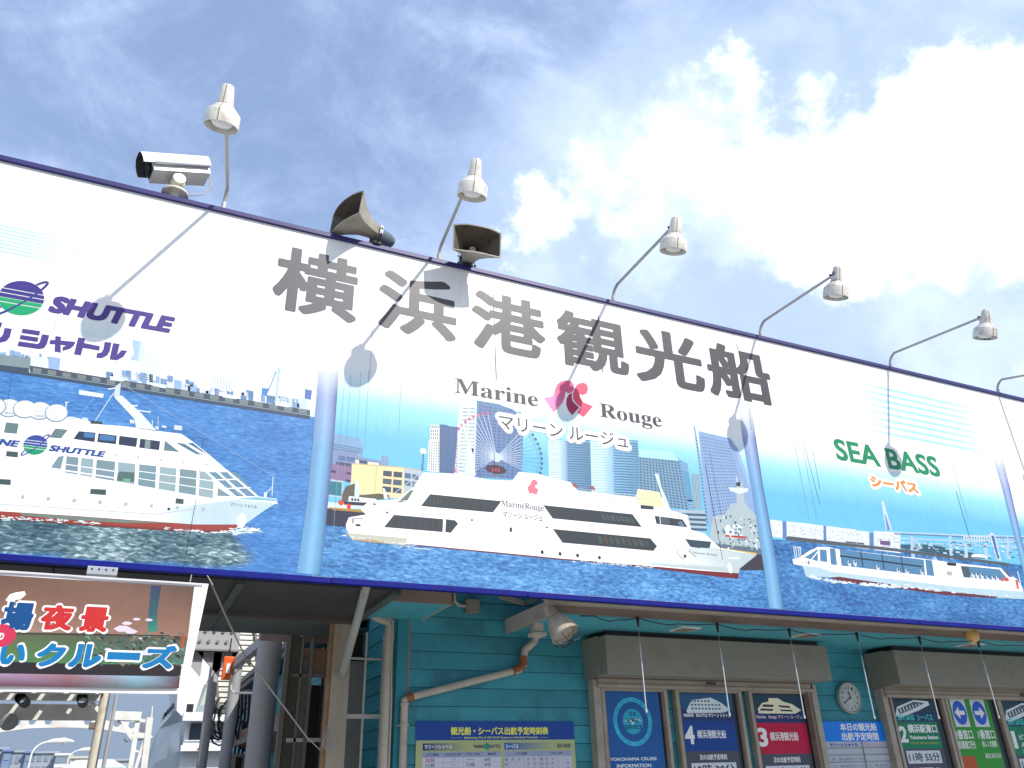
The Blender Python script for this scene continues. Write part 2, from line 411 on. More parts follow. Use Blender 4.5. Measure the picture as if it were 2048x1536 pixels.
# printed sky behind the pictures
cyan = P(128, 214, 240); pale = P(222, 250, 255)
Zw = at(760, 745, 0).z; Zm = at(800, 815, 0).z; Zc2 = at(800, 880, 0).z
def skyband(x0, x1, kz, kcol, zlow, w0=1.):
    pr = PR(0)
    zs = [ZT-.036, Zw+.02, Zw-.10, Zm, Zc2, zlow]; cs = [WHITE, WHITE, tuple(.5*a+.5*b for a, b in zip(WHITE, pale)), kz, kcol, kcol]
    n = 6
    for i in range(5):
        for j in range(n):
            xa = x0+(x1-x0)*j/n; xb = x0+(x1-x0)*(j+1)/n
            b = len(pr.v); pr.v += [(xa, -.0004, zs[i]), (xb, -.0004, zs[i]), (xb, -.0004, zs[i+1]), (xa, -.0004, zs[i+1])]
            pr.f.append((b, b+1, b+2, b+3)); pr.c.append([cs[i], cs[i], cs[i+1], cs[i+1]])
    return pr
XP1, XP2, XP3 = at(641, 950, 0).x, at(1510, 950, 0).x, at(2025, 1030, 0).x
skyband(SX0, XP1, WHITE, P(214, 248, 255), ZB+.04).build('printed_sky', bill, label='nearly white printed sky of the left picture')
skyband(XP1, XP2, P(180, 236, 250), cyan, ZB+.04).build('printed_sky', bill, label='cyan printed sky of the middle picture')
skyband(XP2, XP3, P(180, 238, 250), cyan, ZB+.04).build('printed_sky', bill, label='cyan printed sky of the right picture')
skyband(XP3, SX1, WHITE, cyan, ZB+.04).build('printed_sky', bill)
# faint blue stripes
def stripes(px0, px1, n, name='printed_stripes'):
    pr = PR(0); pr.k = 2
    z0 = at(px0[0], px0[1], 0); x1 = at(px1[0], px1[1], 0)
    dz = (z0.z-x1.z)/(n-1)
    for i in range(n):
        z = z0.z-dz*i; m = 8; xa, xb = (z0.x, x1.x)
        for j in range(m):
            t0, t1 = j/m, (j+1)/m; fa = 1-abs(2*t0-1)**3; fb = 1-abs(2*t1-1)**3
            ca = [tuple(w+(q-w)*f for w, q in zip(WHITE, P(198, 240, 250))) for f in (fa, fb)]
            b = len(pr.v); X0 = xa+(xb-xa)*t0; X1 = xa+(xb-xa)*t1
            pr.v += [(X0, -.00052, z), (X1, -.00052, z), (X1, -.00052, z-dz*.42), (X0, -.00052, z-dz*.42)]
            pr.f.append((b, b+1, b+2, b+3)); pr.c.append([ca[0], ca[1], ca[1], ca[0]])
    pr.build(name, bill)
stripes((1700, 760), (1985, 905), 8)
stripes((-260, 395), (150, 530), 8)
# ---- printed water
WK = (P(44, 78, 100), P(84, 122, 136), P(134, 168, 178), P(226, 238, 240))
wl = water_print('printed_water_left', P(62, 122, 188), P(76, 146, 214), P(96, 164, 226), P(140, 198, 238), 19., (1, 1, 3.4), wake=WK)
wm = water_print('printed_water_mid', P(54, 108, 170), P(74, 144, 206), P(112, 182, 232), P(170, 220, 248), 18., (1, 1, 3.0), .03)
wr = water_print('printed_water_right', P(44, 94, 156), P(64, 128, 194), P(94, 162, 216), P(146, 200, 238), 17., (1, 1, 2.8), .05)
one = (1, 1, 1)
def zrow(px, py): return at(px, py, 0).z
pr = PR(0); pr.k = 2; ztl, zbl = zrow(300, 787), zrow(300, 1140)
top_y = lambda x: (742-.148*x*-1) if x < 0 else 742+x*.1463
def wq(x, f):      # f 0 at the far shore, 1 at the sign's foot
    return (x, top_y(x)*(1-f)+(1106+.073*x)*f)
def wk(x, f):
    w = max(0., min(1., (f-.66+max(0, x-330)*.0004)/.14)) if f < .97 else .55
    return (max(0., w*(1-max(0., (x-430)/130.))),)*3
xs_ = [-2600, -900, -300, 0, 100, 200, 300, 400, 460, 520, 580]; fs_ = [0, .2, .4, .55, .66, .73, .8, .87, .94, 1.]
pr.wpoly([(SX0, zrow(0, 742)+.01), (XP1, zrow(615, 832)), (XP1, ZB+.028), (SX0, ZB+.028)], (0, 0, 0)); pr.up()
for i in range(1, len(fs_)):
    for j in range(1, len(xs_)-1):
        qs = [(xs_[j], fs_[i-1]), (xs_[j+1], fs_[i-1]), (xs_[j+1], fs_[i]), (xs_[j], fs_[i])]
        if max(wk(*q_)[0] for q_ in qs) <= 0: continue
        pr.i = 0; pr.poly([wq(*q_) for q_ in qs], None, [wk(*q_) for q_ in qs])
pr.build('printed_water', bill, wl, 'blue printed sea of the left picture')
pr = PR(0); pr.k = 2
pr.wpoly([(XP1, zrow(660, 1050)), (XP2, zrow(1525, 1136)), (XP2, ZB+.034), (XP1, ZB+.034)], one)
pr.build('printed_water', bill, wm, 'bright blue printed sea of the middle picture')
pr = PR(0); pr.k = 2
pr.wpoly([(XP2, zrow(1545, 1078)), (XP3, zrow(2045, 1130)), (SX1, zrow(2045, 1130)), (SX1, ZB+.034), (XP2, ZB+.034)], one)
pr.build('printed_water', bill, wr, 'dark blue printed sea of the right picture')
wht = P(255, 255, 255); off = P(236, 244, 246)
def mCL(q): return (.3125*q[0], 760+.3125*q[1])
def mC6(q): return (600+.2441*q[0], 740+.2441*q[1])
def mC10(q): return (1060+.2441*q[0], 740+.2441*q[1])
def mC9(q): return (1060+.2637*q[0], 900+.2637*q[1])
def mC64(q): return (640+.15625*q[0], 840+.15625*q[1])
def mCR(q): return (1540+.248*q[0], 980+.248*q[1])
def mC03(q): return (300+.166*q[0], 640+.166*q[1])
def mC062(q): return (.15625*q[0], 620+.15625*q[1])
# ---- left picture: quay and town
def town(name, fn, x0, x1, base, hmax, n, pal, Yk=3, seed=1):
    rnd = random.Random(seed); pr = PR(0); pr.k = Yk
    for i in range(n):
        t = rnd.random(); x = x0+(x1-x0)*t; y = base(x)-rnd.uniform(0, 1)*4
        w = rnd.uniform(4, 19); h = rnd.uniform(.25, 1)**1.4*hmax(x); c = rnd.choice(pal); pr.k = Yk+(i % 4)
        pr.poly([(x, y-h), (x+w, y-h+w*.17), (x+w, y+w*.17+3), (x, y+3)], c)
        pr.k += 4
        if rnd.random() < .5 and h > 8:
            pr.cells([(x+1, y-h+2), (x+w-1, y-h+2+w*.17), (x+w-1, y-h*.3+w*.17), (x+1, y-h*.3)], max(2, int(w/5)), max(1, int(h/6)), .5, .45, tuple(.55*v for v in c))
    return pr.build(name, bill)
palL = [P(240, 248, 252), P(250, 252, 252), P(176, 206, 236), P(150, 186, 222), P(220, 232, 240), P(120, 158, 204)]
qb = lambda x: 738+x*.154
town('printed_town', None, -60, 600, lambda x: qb(x)-14, lambda x: 30-x*.02, 190, palL, 3, 2)
pr = PR(0); pr.k = 12
pr.poly([(-60, qb(-60)-26), (92, qb(92)-33), (92, qb(92)-8), (-60, qb(-60)-8)], P(150, 172, 176))
pr.poly([(62, qb(62)-36), (97, qb(97)-36), (97, qb(97)-12), (60, qb(60)-12)], off)
pr.poly([(98, qb(98)-40), (124, qb(124)-40), (122, qb(122)-14), (97, qb(97)-14)], P(176, 206, 240))
pr.poly([(122, 712), (205, 728), (203, qb(203)-10), (118, qb(118)-10)], wht)
pr.poly([(280, 700), (295, 703), (320, 712), (320, 752), (282, 745)], off)
pr.poly([(430, 752), (464, 757), (462, 784), (428, 776)], off)
for i in range(5): pr.line((436+i*6, 754+i), (434+i*6, 780+i), .8, P(170, 186, 210))
pr.poly([(266, 680), (281, 683), (276, 722), (262, 720)], P(196, 220, 248)); pr.poly([(281, 683), (291, 685), (287, 724), (276, 722)], P(226, 240, 252))
pr.line((559, 735), (551, 806), 5, P(206, 226, 244)); pr.line((553, 742), (536, 783), 2, P(84, 148, 214)); pr.line((553, 742), (527, 770), .8, P(130, 180, 225))
pr.poly([(524, 776), (537, 777), (534, 792), (523, 790)], P(84, 160, 224)); pr.poly([(610, 778), (624, 781), (622, 800), (609, 797)], P(104, 138, 206))
pr.build('printed_warehouses', bill)
pr = PR(0); pr.k = 22
pr.poly([(-60, qb(-60)-6), (58, qb(58)-10), (58, qb(58)-2), (620, qb(620)-2), (620, qb(620)+5), (-60, qb(-60)+4)], P(72, 92, 116))
pr.poly([(60, qb(60)-16), (620, qb(620)-13), (620, qb(620)-3), (60, qb(60)-3)], P(84, 96, 112))
pr.up()
i = 0; x = 66
while x < 600:
    pr.poly([(x, qb(x)-13), (x+17, qb(x+17)-13), (x+17, qb(x+17)-4), (x, qb(x)-4)], P(138, 152, 154)); x += 29.5
pr.poly([(158, 780), (208, 788), (206, 796), (158, 789)], off)
for x in (220, 305, 445, 550): pr.poly([(x, qb(x)-20), (x+28, qb(x+28)-19), (x+28, qb(x+28)-12), (x, qb(x)-12)], off)
pr.build('printed_quay', bill)
# ---- left ship
K0 = 24
pr = PR(0); pr.k = K0; pr.map = mCL
hull = P(238, 248, 250)
pr.poly([(-200, 195), (0, 215), (330, 240), (460, 235), (640, 285), (830, 300), (990, 325), (1160, 345), (1240, 400), (1340, 480), (1450, 575), (1530, 635), (1600, 690), (1650, 745), (1775, 762), (1770, 790), (1700, 830), (1560, 930), (1480, 965), (1040, 945), (480, 905), (110, 880), (-200, 860)], wht)
pr.up()
G_ = P(214, 232, 240); pr.poly([(860, 845), (1250, 800), (1500, 765), (1770, 790), (1700, 830), (1560, 930), (1240, 925), (860, 905)], None, [wht, G_, G_, G_, G_, G_, G_, wht])
pr.poly([(1640, 748), (1775, 765), (1772, 776), (1500, 762)], P(150, 212, 226))
pr.poly([(-200, 835), (0, 840), (480, 870), (900, 900), (1250, 925), (1540, 925), (1480, 970), (1200, 962), (600, 922), (110, 887), (-200, 878)], P(176, 74, 66))
pr.up(); pr.poly([(120, 850), (480, 874), (900, 903), (1100, 915), (800, 915), (470, 896), (150, 868)], P(128, 150, 138))
pr.poly([(-200, 868), (110, 884), (600, 922), (1200, 958), (1480, 966), (1480, 974), (1200, 972), (600, 934), (110, 896), (-200, 882)], P(150, 56, 44))
glass = P(140, 170, 180); gl2 = P(172, 198, 204); dk = P(70, 84, 92)
for q in [[(38, 272), (120, 280), (108, 345), (25, 338)], [(355, 310), (435, 320), (390, 375), (315, 368)]]: pr.poly(q, P(120, 146, 150))
for q in [[(505, 328), (612, 338), (605, 398), (470, 378)], [(630, 342), (748, 356), (742, 412), (622, 398)], [(765, 358), (880, 372), (872, 430), (758, 414)], [(898, 376), (1025, 392), (1018, 450), (890, 434)]]:
    pr.poly(q, P(46, 66, 96))
pr.up(); pr.poly([(640, 350), (735, 360), (732, 392), (636, 384)], P(80, 140, 196)); pr.poly([(540, 336), (606, 344), (602, 372), (536, 366)], P(84, 144, 200)); pr.poly([(930, 384), (965, 388), (960, 440), (925, 436)], P(150, 172, 166))
pr.poly([(1055, 388), (1150, 462), (1048, 452)], P(110, 148, 160)); pr.poly([(1110, 400), (1180, 408), (1290, 478), (1240, 476)], P(96, 136, 156)); pr.poly([(1185, 405), (1235, 402), (1330, 480), (1300, 480)], P(86, 134, 168))
for i, (xa, xb) in enumerate([(425, 505), (520, 600), (617, 740), (755, 870), (890, 1003), (1022, 1132), (1150, 1262), (1278, 1372)]):
    t = lambda x: 485+(x-425)*.112; n = lambda x: 595+(x-425)*.175
    rows = 2 if i < 4 else 3
    pr.cells([(xa, t(xa)), (xb, t(xb)), (xb-8, n(xb)), (xa-10, n(xa))], 1, rows, .96, .90, gl2 if i % 2 else glass, .05)
pr.poly([(375, 490), (410, 487), (385, 582), (318, 572)], glass); pr.poly([(1395, 690), (1480, 745), (1390, 742)], glass)
for (a, b) in [((1340, 590), (1530, 745)), ((1405, 590), (1590, 745)), ((1460, 590), (1640, 745))]:
    pr.poly([a, (a[0]+48, a[1]), (b[0]+20, b[1]), (b[0]-40, b[1])], P(122, 164, 190))
pr.up()
for (a, b) in [((1310, 580), (1510, 750)), ((1385, 585), (1580, 752)), ((1450, 580), (1650, 748)), ((1100, 395), (1260, 485)), ((1180, 400), (1320, 482))]: pr.line(a, b, 11, wht)
pr.line((1350, 640), (1530, 636), 7, wht); pr.line((1440, 695), (1600, 690), 7, wht); pr.poly([(310, 568), (318, 560), (740, 625), (740, 633)], wht)
pr.poly([(760, 585), (862, 592), (858, 655), (745, 645)], P(98, 130, 128)); pr.poly([(790, 630), (835, 634), (832, 652), (788, 648)], P(130, 200, 150))
for x, y in [(580, 696), (1126, 757), (42, 455), (-30, 632)]:
    w = 50 if x == 1126 else (100 if x > 500 or x < 0 else 74); pr.poly([(x, y), (x+w, y+6), (x+w-2, y+42 if w > 60 else y+38), (x-4, y+34)], P(78, 100, 100))
for x in range(145, 1400, 165): pr.ell(mCL((x, 750+(x-145)*.068)), .011, .013, P(196, 208, 216), 10)
for x in range(740, 1340, 145): pr.ell(mCL((x, 478+(x-740)*.11)), .008, .009, P(206, 214, 220), 8)
pr.line((0, 795), (1000, 860), 5, P(200, 208, 230)); pr.line((1000, 860), (1260, 822), 5, P(206, 214, 232))
pr.line((-100, 712), (1160, 775), 2.5, P(216, 214, 204)); pr.line((460, 378), (460, 235), 3, P(220, 228, 228)); pr.line((0, 265), (640, 318), 2.5, P(214, 222, 222))
pr.line((820, 300), (1020, 335), 2, P(220, 224, 224))
pr.line((1240, 840), (1218, 985), 2, P(70, 80, 92)); pr.ell(mCL((1080, 826)), .009, .009, P(30, 30, 40), 10)
pr.ell(mCL((1545, 900)), .03, .05, P(240, 246, 246), 14)
# mast, rafts, rails
pr.poly([(730, 110), (780, 100), (905, 215), (1000, 322), (870, 305), (860, 250)], off); pr.poly([(740, 40), (775, 15), (765, 110), (725, 105)], P(222, 230, 236))
pr.line((725, 85), (610, 262), 6, P(214, 232, 240)); pr.line((640, 65), (505, 235), 1.6, P(200, 220, 240)); pr.line((785, 30), (1750, 620), 2.2, P(200, 220, 240))
pr.poly([(580, 262), (655, 268), (652, 284), (578, 280)], P(70, 84, 88)); pr.line((740, 52), (690, 60), 8, off); pr.line((840, 165), (880, 165), 9, off); pr.line((885, 195), (965, 207), 8, off)
for x, y in [(60, 180), (160, 188), (256, 198), (362, 212), (-40, 172), (-140, 164)]:
    pr.ell(mCL((x, y)), .064, .062, P(150, 172, 190), 18); pr.up(); pr.ell(mCL((x, y-2)), .058, .055, P(240, 246, 248), 18); pr.line((x-22, y-42), (x+25, y-38), 4, off); pr.line((x-22, y-42), (x-22, y-20), 4, off); pr.line((x+25, y-38), (x+25, y-20), 4, off)
    pr.poly([(x-30, y+26), (x+30, y+30), (x+28, y+42), (x-30, y+38)], P(206, 214, 220)); pr.line((x-44, y+4), (x+44, y+8), 1.8, P(206, 190, 190))
pr.line((427, 140), (410, 245), 7, off); pr.line((415, 145), (440, 143), 6, off); pr.line((310, 160), (315, 225), 6, off)
for x, y, w, h in [(1140, 305, 50, 30), (1050, 298, 30, 14), (845, 265, 30, 24), (975, 275, 6, 40), (1012, 260, 4, 60), (1005, 305, 22, 20), (545, 250, 40, 20), (460, 244, 60, 16), (1380, 525, 30, 14)]: pr.poly([(x-w/2, y-h/2), (x+w/2, y-h/2+4), (x+w/2, y+h/2+4), (x-w/2, y+h/2)], P(226, 234, 238))
pr.line((1747, 620), (1740, 745), 5, off); pr.line((1745, 680), (1690, 740), 3, off); pr.line((1700, 715), (1740, 700), 3, off); pr.poly([(1690, 720), (1710, 720), (1706, 750), (1688, 750)], off)
for x in range(1545, 1780, 28): pr.poly([(x, 786), (x+9, 786), (x+8, 796), (x, 796)], off)
pr.build('printed_ship', bill, label='printed three deck white ship with a red waterline')
# foam
def foam(pts, seed, k, n=60, sc=1.):
    rnd = random.Random(seed); pr = PR(0); pr.k = k
    for i in range(n):
        t = rnd.random()*(len(pts)-1); a, b = pts[int(t)], pts[int(t)+1]; f = t-int(t)
        x = a[0]+(b[0]-a[0])*f+rnd.gauss(0, 4)*sc; y = a[1]+(b[1]-a[1])*f+rnd.gauss(0, 1.6)*sc; w = rnd.uniform(3, 15)*sc; h = rnd.uniform(.8, 2.6)*sc
        pr.poly([(x-w/2, y), (x-w*.2, y-h*.8), (x+w*.25, y-h*.5+w*.05), (x+w/2, y+w*.1), (x+w*.2, y+h*.7), (x-w*.25, y+h*.5)], rnd.choice([P(246, 250, 250), P(214, 232, 238), P(236, 242, 244)]))
    pr.build('printed_foam', bill)
foam([(0, 1036), (110, 1040), (200, 1048)], 1, K0+4, 60)
foam([(330, 1056), (430, 1066), (500, 1058), (470, 1068)], 2, K0+4, 90); foam([(470, 1060), (515, 1062)], 3, K0+4, 40, 1.3)
foam([(800, 1092), (860, 1100)], 4, K0+4, 30, .7); foam([(1150, 1122), (1310, 1135)], 5, K0+4, 60, .7)
foam([(1620, 1152), (1665, 1162), (1740, 1170), (1800, 1172), (1870, 1180), (2040, 1196)], 6, K0+5, 190, .9)
foam([(1745, 1168), (1790, 1174)], 7, K0+5, 40, 1.1)
foam([(680, 1070), (760, 1082), (830, 1090)], 8, K0+4, 50, .6)
# ---- middle picture: city
pr = PR(0); pr.k = 3; pr.map = mC64
pr.poly([(60, 150), (140, 160), (510, 235), (550, 330), (550, 530), (0, 480)], P(150, 190, 222))
pr.poly([(60, 350), (480, 400), (480, 470), (870, 540), (880, 590), (400, 640), (60, 640)], P(150, 168, 206))
pr.up(); pr.cells([(130, 290), (545, 360), (545, 440), (130, 370)], 1, 3, 1., .4, P(90, 130, 176))
pr.poly([(0, 520), (480, 620), (480, 800), (0, 760)], P(162, 134, 176)); pr.poly([(780, 460), (880, 470), (880, 590), (780, 570)], P(150, 182, 214))
pr.poly([(0, 740), (300, 780), (290, 1000), (0, 960)], P(200, 222, 226)); pr.up(); pr.poly([(0, 765), (280, 800), (272, 975), (0, 940)], P(58, 140, 160))
pr.cells([(0, 765), (280, 800), (272, 975), (0, 940)], 4, 3, .88, .88, P(74, 168, 186), .12)
pr.cells([(225, 450), (450, 480), (450, 545), (225, 515)], 2, 1, .92, .9, P(104, 134, 180)); pr.poly([(210, 530), (400, 560), (400, 600), (205, 570)], P(92, 96, 130)); pr.poly([(500, 510), (605, 525), (605, 565), (500, 550)], P(84, 98, 130))
pr.poly([(120, 635), (205, 648), (205, 680), (120, 668)], P(84, 72, 110)); pr.poly([(340, 665), (400, 675), (400, 705), (340, 695)], P(84, 72, 110)); pr.poly([(330, 760), (390, 770), (390, 800), (330, 790)], P(84, 72, 110))
pr.poly([(450, 510), (500, 516), (500, 560), (450, 555)], P(244, 240, 226)); pr.poly([(610, 535), (750, 550), (750, 580), (610, 570)], P(248, 240, 220))
pr.up(); pr.poly([(410, 560), (1070, 612), (1070, 1010), (385, 960)], P(252, 236, 190)); pr.poly([(1070, 612), (1300, 645), (1300, 900), (1070, 1010)], P(206, 216, 226)); pr.poly([(405, 553), (1070, 602), (1300, 640), (1300, 652), (1070, 614), (405, 565)], P(214, 200, 160))
pr.up(); pr.cells([(800, 630), (1065, 655), (1050, 960), (785, 930)], 2, 3, .84, .70, P(76, 92, 116)); pr.cells([(1075, 660), (1270, 690), (1265, 880), (1070, 850)], 2, 2, .8, .70, P(92, 124, 156))
pr.up(); pr.cells([(800, 750), (925, 762), (920, 830), (795, 820)], 8, 1, .25, .9, P(130, 160, 170)); pr.cells([(930, 765), (1055, 775), (1048, 850), (925, 838)], 8, 1, .25, .9, P(130, 160, 170))
pr.line((728, 590), (700, 940), 4, P(140, 120, 100))
pr.up(); pr.poly([(280, 960), (330, 850), (450, 810), (480, 900), (520, 960), (760, 940), (880, 960), (900, 1010), (280, 1040)], P(112, 104, 92))
# tower pair left of wheel
pr.poly([(1408, 60), (1530, 66), (1530, 290), (1535, 670), (1372, 652), (1390, 265), (1405, 262)], P(240, 246, 240)); pr.poly([(1530, 56), (1620, 62), (1650, 80), (1765, 92), (1745, 400), (1715, 690), (1525, 670)], P(92, 120, 168))
pr.up(); pr.cells([(1395, 270), (1530, 280), (1526, 655), (1378, 645)], 5, 11, .34, .62, P(78, 92, 110)); pr.cells([(1412, 115), (1520, 122), (1520, 258), (1408, 252)], 4, 3, .34, .7, P(84, 98, 116)); pr.cells([(1410, 68), (1525, 74), (1525, 108), (1410, 102)], 6, 1, .5, .9, P(98, 108, 128))
pr.cells([(1545, 90), (1640, 95), (1620, 660), (1540, 655)], 4, 18, .5, .4, P(104, 134, 180), .2); pr.cells([(1655, 110), (1755, 120), (1715, 670), (1640, 660)], 3, 18, .55, .45, P(96, 140, 190), .2)
pr.build('printed_city', bill, label='printed waterfront buildings left of the ferris wheel')
pr = PR(0); pr.k = 3; pr.map = mC6
pr.poly([(1310, 230), (1450, 240), (1445, 880), (1255, 850)], P(232, 240, 244)); pr.poly([(1450, 250), (1620, 280), (1740, 320), (1832, 400), (1815, 900), (1430, 880)], P(116, 152, 198))
pr.up(); pr.cells([(1330, 300), (1440, 300), (1430, 850), (1290, 840)], 2, 18, .8, .34, P(176, 190, 204), .15); pr.cells([(1460, 280), (1820, 340), (1800, 890), (1440, 870)], 9, 22, .62, .42, P(92, 120, 168), .25); pr.cells([(1265, 560), (1300, 560), (1290, 850), (1262, 845)], 1, 12, .9, .5, P(214, 170, 180))
pr.up(); cx, cy, rr = 1610, 715, 372
for i in range(56):
    a = 2*math.pi*i/56+.03; q = (cx+rr*math.cos(a), cy+rr*math.sin(a)*.97+math.cos(a)*40)
    if q[0] < 1880 and -2.6 < 0: inside = q[0] < 1825
    c = P(214, 226, 240) if q[0] < 1822 else P(96, 140, 180)
    if q[1] > 910: continue
    if q[0] > 1560 and q[1] < 460: continue
    m = (cx+(q[0]-cx)*(205/ max(1, abs(q[0]-cx))) , cy+(q[1]-cy)*(205/max(1, abs(q[0]-cx)))) if q[0] > 1822 else q
    pr.line((cx, cy), m, 3.4, P(236, 244, 252))
    if m is not q: pr.line(m, q, 2.6, P(96, 146, 190))
    pr.ell(mC6(q), .012, .014, P(226, 110, 140) if q[0] < 1822 else P(90, 130, 168), 8)
for R_ in (372, 352):
    pts = []
    for i in range(90):
        a = -1.2+i*2.4/89; q = (cx+(R_-12)*math.cos(a), cy+(R_-12)*math.sin(a)*.97+math.cos(a)*40); pts.append(q) if q[1] < 900 else None
    pts = [q for q in pts if q[1] > 500]; pr.pline(pts, 2.6, P(84, 130, 176))
    pts = [(cx+(R_-12)*math.cos(a), cy+(R_-12)*math.sin(a)*.97+math.cos(a)*40) for a in [2.7+i*1.4/60 for i in range(60)]]; pr.pline(pts, 2.4, P(196, 214, 236))
pr.up(); pr.poly([(1590, 740), (1640, 740), (1650, 870), (1570, 880)], P(120, 138, 168)); pr.ell(mC6((cx, cy)), .04, .04, P(220, 232, 240), 14); pr.ell(mC6((cx-5, cy+100)), .088, .036, P(80, 48, 66), 20)
for x in (1575, 1600, 1625): pr.poly([(x, 805), (x+10, 806), (x+9, 832), (x-1, 831)], P(220, 90, 110))
pr.build('printed_ferris_wheel', bill, label='printed ferris wheel in front of a blue tower block')
pr = PR(0); pr.k = 3; pr.map = mC10
def tower(x0, xm, x1, yt, yb, n, c1, c2):
    # light rounded face and darker side, with floor bands
    pr.grid([[(x0, yt), ((x0+xm)/2, yt+4), (xm, yt+10), (x1, yt+24)], [(x0+10, yb-22), ((x0+xm)/2+5, yb-16), (xm+6, yb-8), (x1+12, yb)]], [[c1, tuple(1.02*v for v in c1), c2, tuple(.8*v for v in c2)], [c1, c1, c2, tuple(.75*v for v in c2)]])
    pr.up()
    for i in range(n):
        t = (i+.4)/n; f = lambda x, e: (x+10*t, yt+(yb-yt)*t+(x-x1)*.05+e)
        pr.poly([f(x0+8, 0), f(xm-30, 0), f(xm-30, 5), f(x0+8, 5)], P(186, 214, 226)); pr.poly([f(xm-10, 0), f(x1, 0), f(x1, 10), f(xm-10, 8)], P(92, 140, 180))
    pr.up()
tower(148, 310, 492, 570, 1000, 22, P(230, 244, 248), P(134, 184, 214)); tower(496, 690, 884, 570, 1040, 22, P(222, 242, 250), P(150, 206, 232))
pr.poly([(884, 640), (1175, 680), (1225, 735), (1290, 770), (1345, 1150), (900, 1100)], P(142, 182, 208)); pr.up(); pr.poly([(888, 640), (1180, 680), (1222, 745), (890, 712)], P(200, 238, 246)); pr.cells([(890, 712), (1225, 748), (1300, 1150), (900, 1090)], 13, 17, .5, .55, P(70, 112, 150), .2)
pr.poly([(1225, 735), (1290, 770), (1345, 1150), (1300, 1150)], P(116, 176, 212)); pr.cells([(1228, 745), (1292, 775), (1345, 1150), (1300, 1150)], 1, 17, .9, .4, P(166, 210, 232))
pr.poly([(1322, 850), (1385, 852), (1410, 1140), (1340, 1140)], P(186, 214, 226)); pr.cells([(1324, 852), (1385, 855), (1410, 1140), (1340, 1140)], 6, 1, .4, 1., P(110, 148, 176))
pr.poly([(1140, 1145), (1430, 1150), (1450, 1330), (1260, 1300)], P(196, 212, 222)); pr.up(); pr.cells([(1200, 1160), (1440, 1170), (1450, 1330), (1270, 1320)], 1, 4, 1., .5, P(74, 110, 142))
pr.up(); pr.poly([(1378, 500), (1640, 560), (1790, 900), (1860, 1150), (1700, 1320), (1490, 1330), (1450, 1150)], P(164, 194, 228)); pr.poly([(1640, 560), (1700, 640), (1830, 1000), (1790, 950)], P(180, 206, 236))
pr.poly([(1378, 500), (1640, 560), (1642, 576), (1380, 516)], P(116, 130, 190)); pr.line((1325, 330), (1385, 700), 5, P(190, 204, 222)); pr.line((1345, 460), (1470, 1280), 16, P(172, 198, 222))
pr.up(); pr.cells([(1395, 535), (1635, 590), (1800, 1200), (1500, 1260)], 13, 26, .46, .36, P(96, 122, 168)); pr.line((1468, 660), (1590, 1330), 3, P(72, 80, 110)); pr.cells([(1352, 540), (1366, 540), (1466, 1260), (1446, 1260)], 1, 26, .8, .45, P(100, 140, 180))
pr.build('printed_city', bill, label='printed high rise towers right of the ferris wheel')
# small boats in the middle picture
pr = PR(0); pr.k = 12; pr.map = mC64
pr.poly([(-10, 1100), (600, 1180), (580, 1250), (380, 1250), (330, 1330), (330, 1370), (60, 1345), (-10, 1320)], P(56, 60, 84)); pr.poly([(90, 1050), (600, 1090), (600, 1140), (90, 1130)], P(230, 240, 240)); pr.up()
pr.poly([(370, 975), (720, 1010), (720, 1060), (360, 1050)], P(240, 248, 248)); pr.poly([(300, 1040), (620, 1060), (600, 1100), (310, 1085)], P(62, 56, 70)); pr.poly([(450, 760), (480, 760), (520, 900), (500, 985), (440, 985)], P(228, 238, 240)); pr.poly([(345, 1075), (395, 1080), (390, 1140), (343, 1135)], P(236, 60, 50))
pr.up(); pr.cells([(395, 995), (510, 1005), (508, 1045), (392, 1038)], 3, 1, .7, .8, P(40, 60, 84)); pr.poly([(100, 1115), (625, 1160), (620, 1190), (160, 1150)], P(230, 190, 70)); pr.up(); pr.cells([(100, 1117), (625, 1162), (620, 1188), (160, 1150)], 32, 1, .4, .9, P(50, 44, 40))
pr.poly([(800, 870), (830, 880), (870, 1010), (820, 1010)], P(238, 244, 246)); pr.ell(mC64((268, 1058)), .02, .02, P(230, 90, 80), 12); pr.line((110, 860), (95, 1060), 10, P(214, 224, 228))
pr.ell(mC64((1322, 400)), .025, .025, P(255, 252, 236), 12); pr.line((1322, 420), (1315, 650), 10, P(40, 60, 90)); pr.line((1300, 560), (1298, 650), 5, P(60, 80, 110))
pr.build('printed_workboats', bill, label='small printed workboats at a quay behind the white ship')
pr = PR(0); pr.k = 14; pr.map = mC10
pr.poly([(1500, 1200), (1600, 1180), (1640, 1100), (1690, 1090), (1700, 920), (1740, 920), (1760, 1090), (1860, 1200), (1920, 1500), (1880, 1640), (1560, 1640), (1460, 1420)], P(196, 212, 216)); pr.up()
pr.poly([(1520, 1420), (1960, 1470), (1960, 1510), (1500, 1480)], P(110, 130, 150)); pr.poly([(1640, 1500), (1975, 1510), (1975, 1640), (1560, 1640)], P(70, 66, 76)); pr.poly([(1605, 1270), (1735, 1270), (1740, 1360), (1600, 1350)], P(238, 242, 240)); pr.poly([(1600, 1350), (1780, 1365), (1780, 1382), (1600, 1366)], P(206, 60, 50))
pr.cells([(1670, 1290), (1735, 1292), (1735, 1350), (1670, 1350)], 2, 2, .8, .8, P(130, 160, 190)); pr.poly([(1625, 960), (1790, 970), (1780, 1000), (1710, 1015), (1640, 990)], P(234, 240, 242)); pr.line((1690, 870), (1705, 970), 12, P(220, 228, 232)); pr.poly([(1690, 920), (1725, 920), (1720, 955), (1690, 950)], P(50, 60, 80))
rnd = random.Random(5); pr.up()
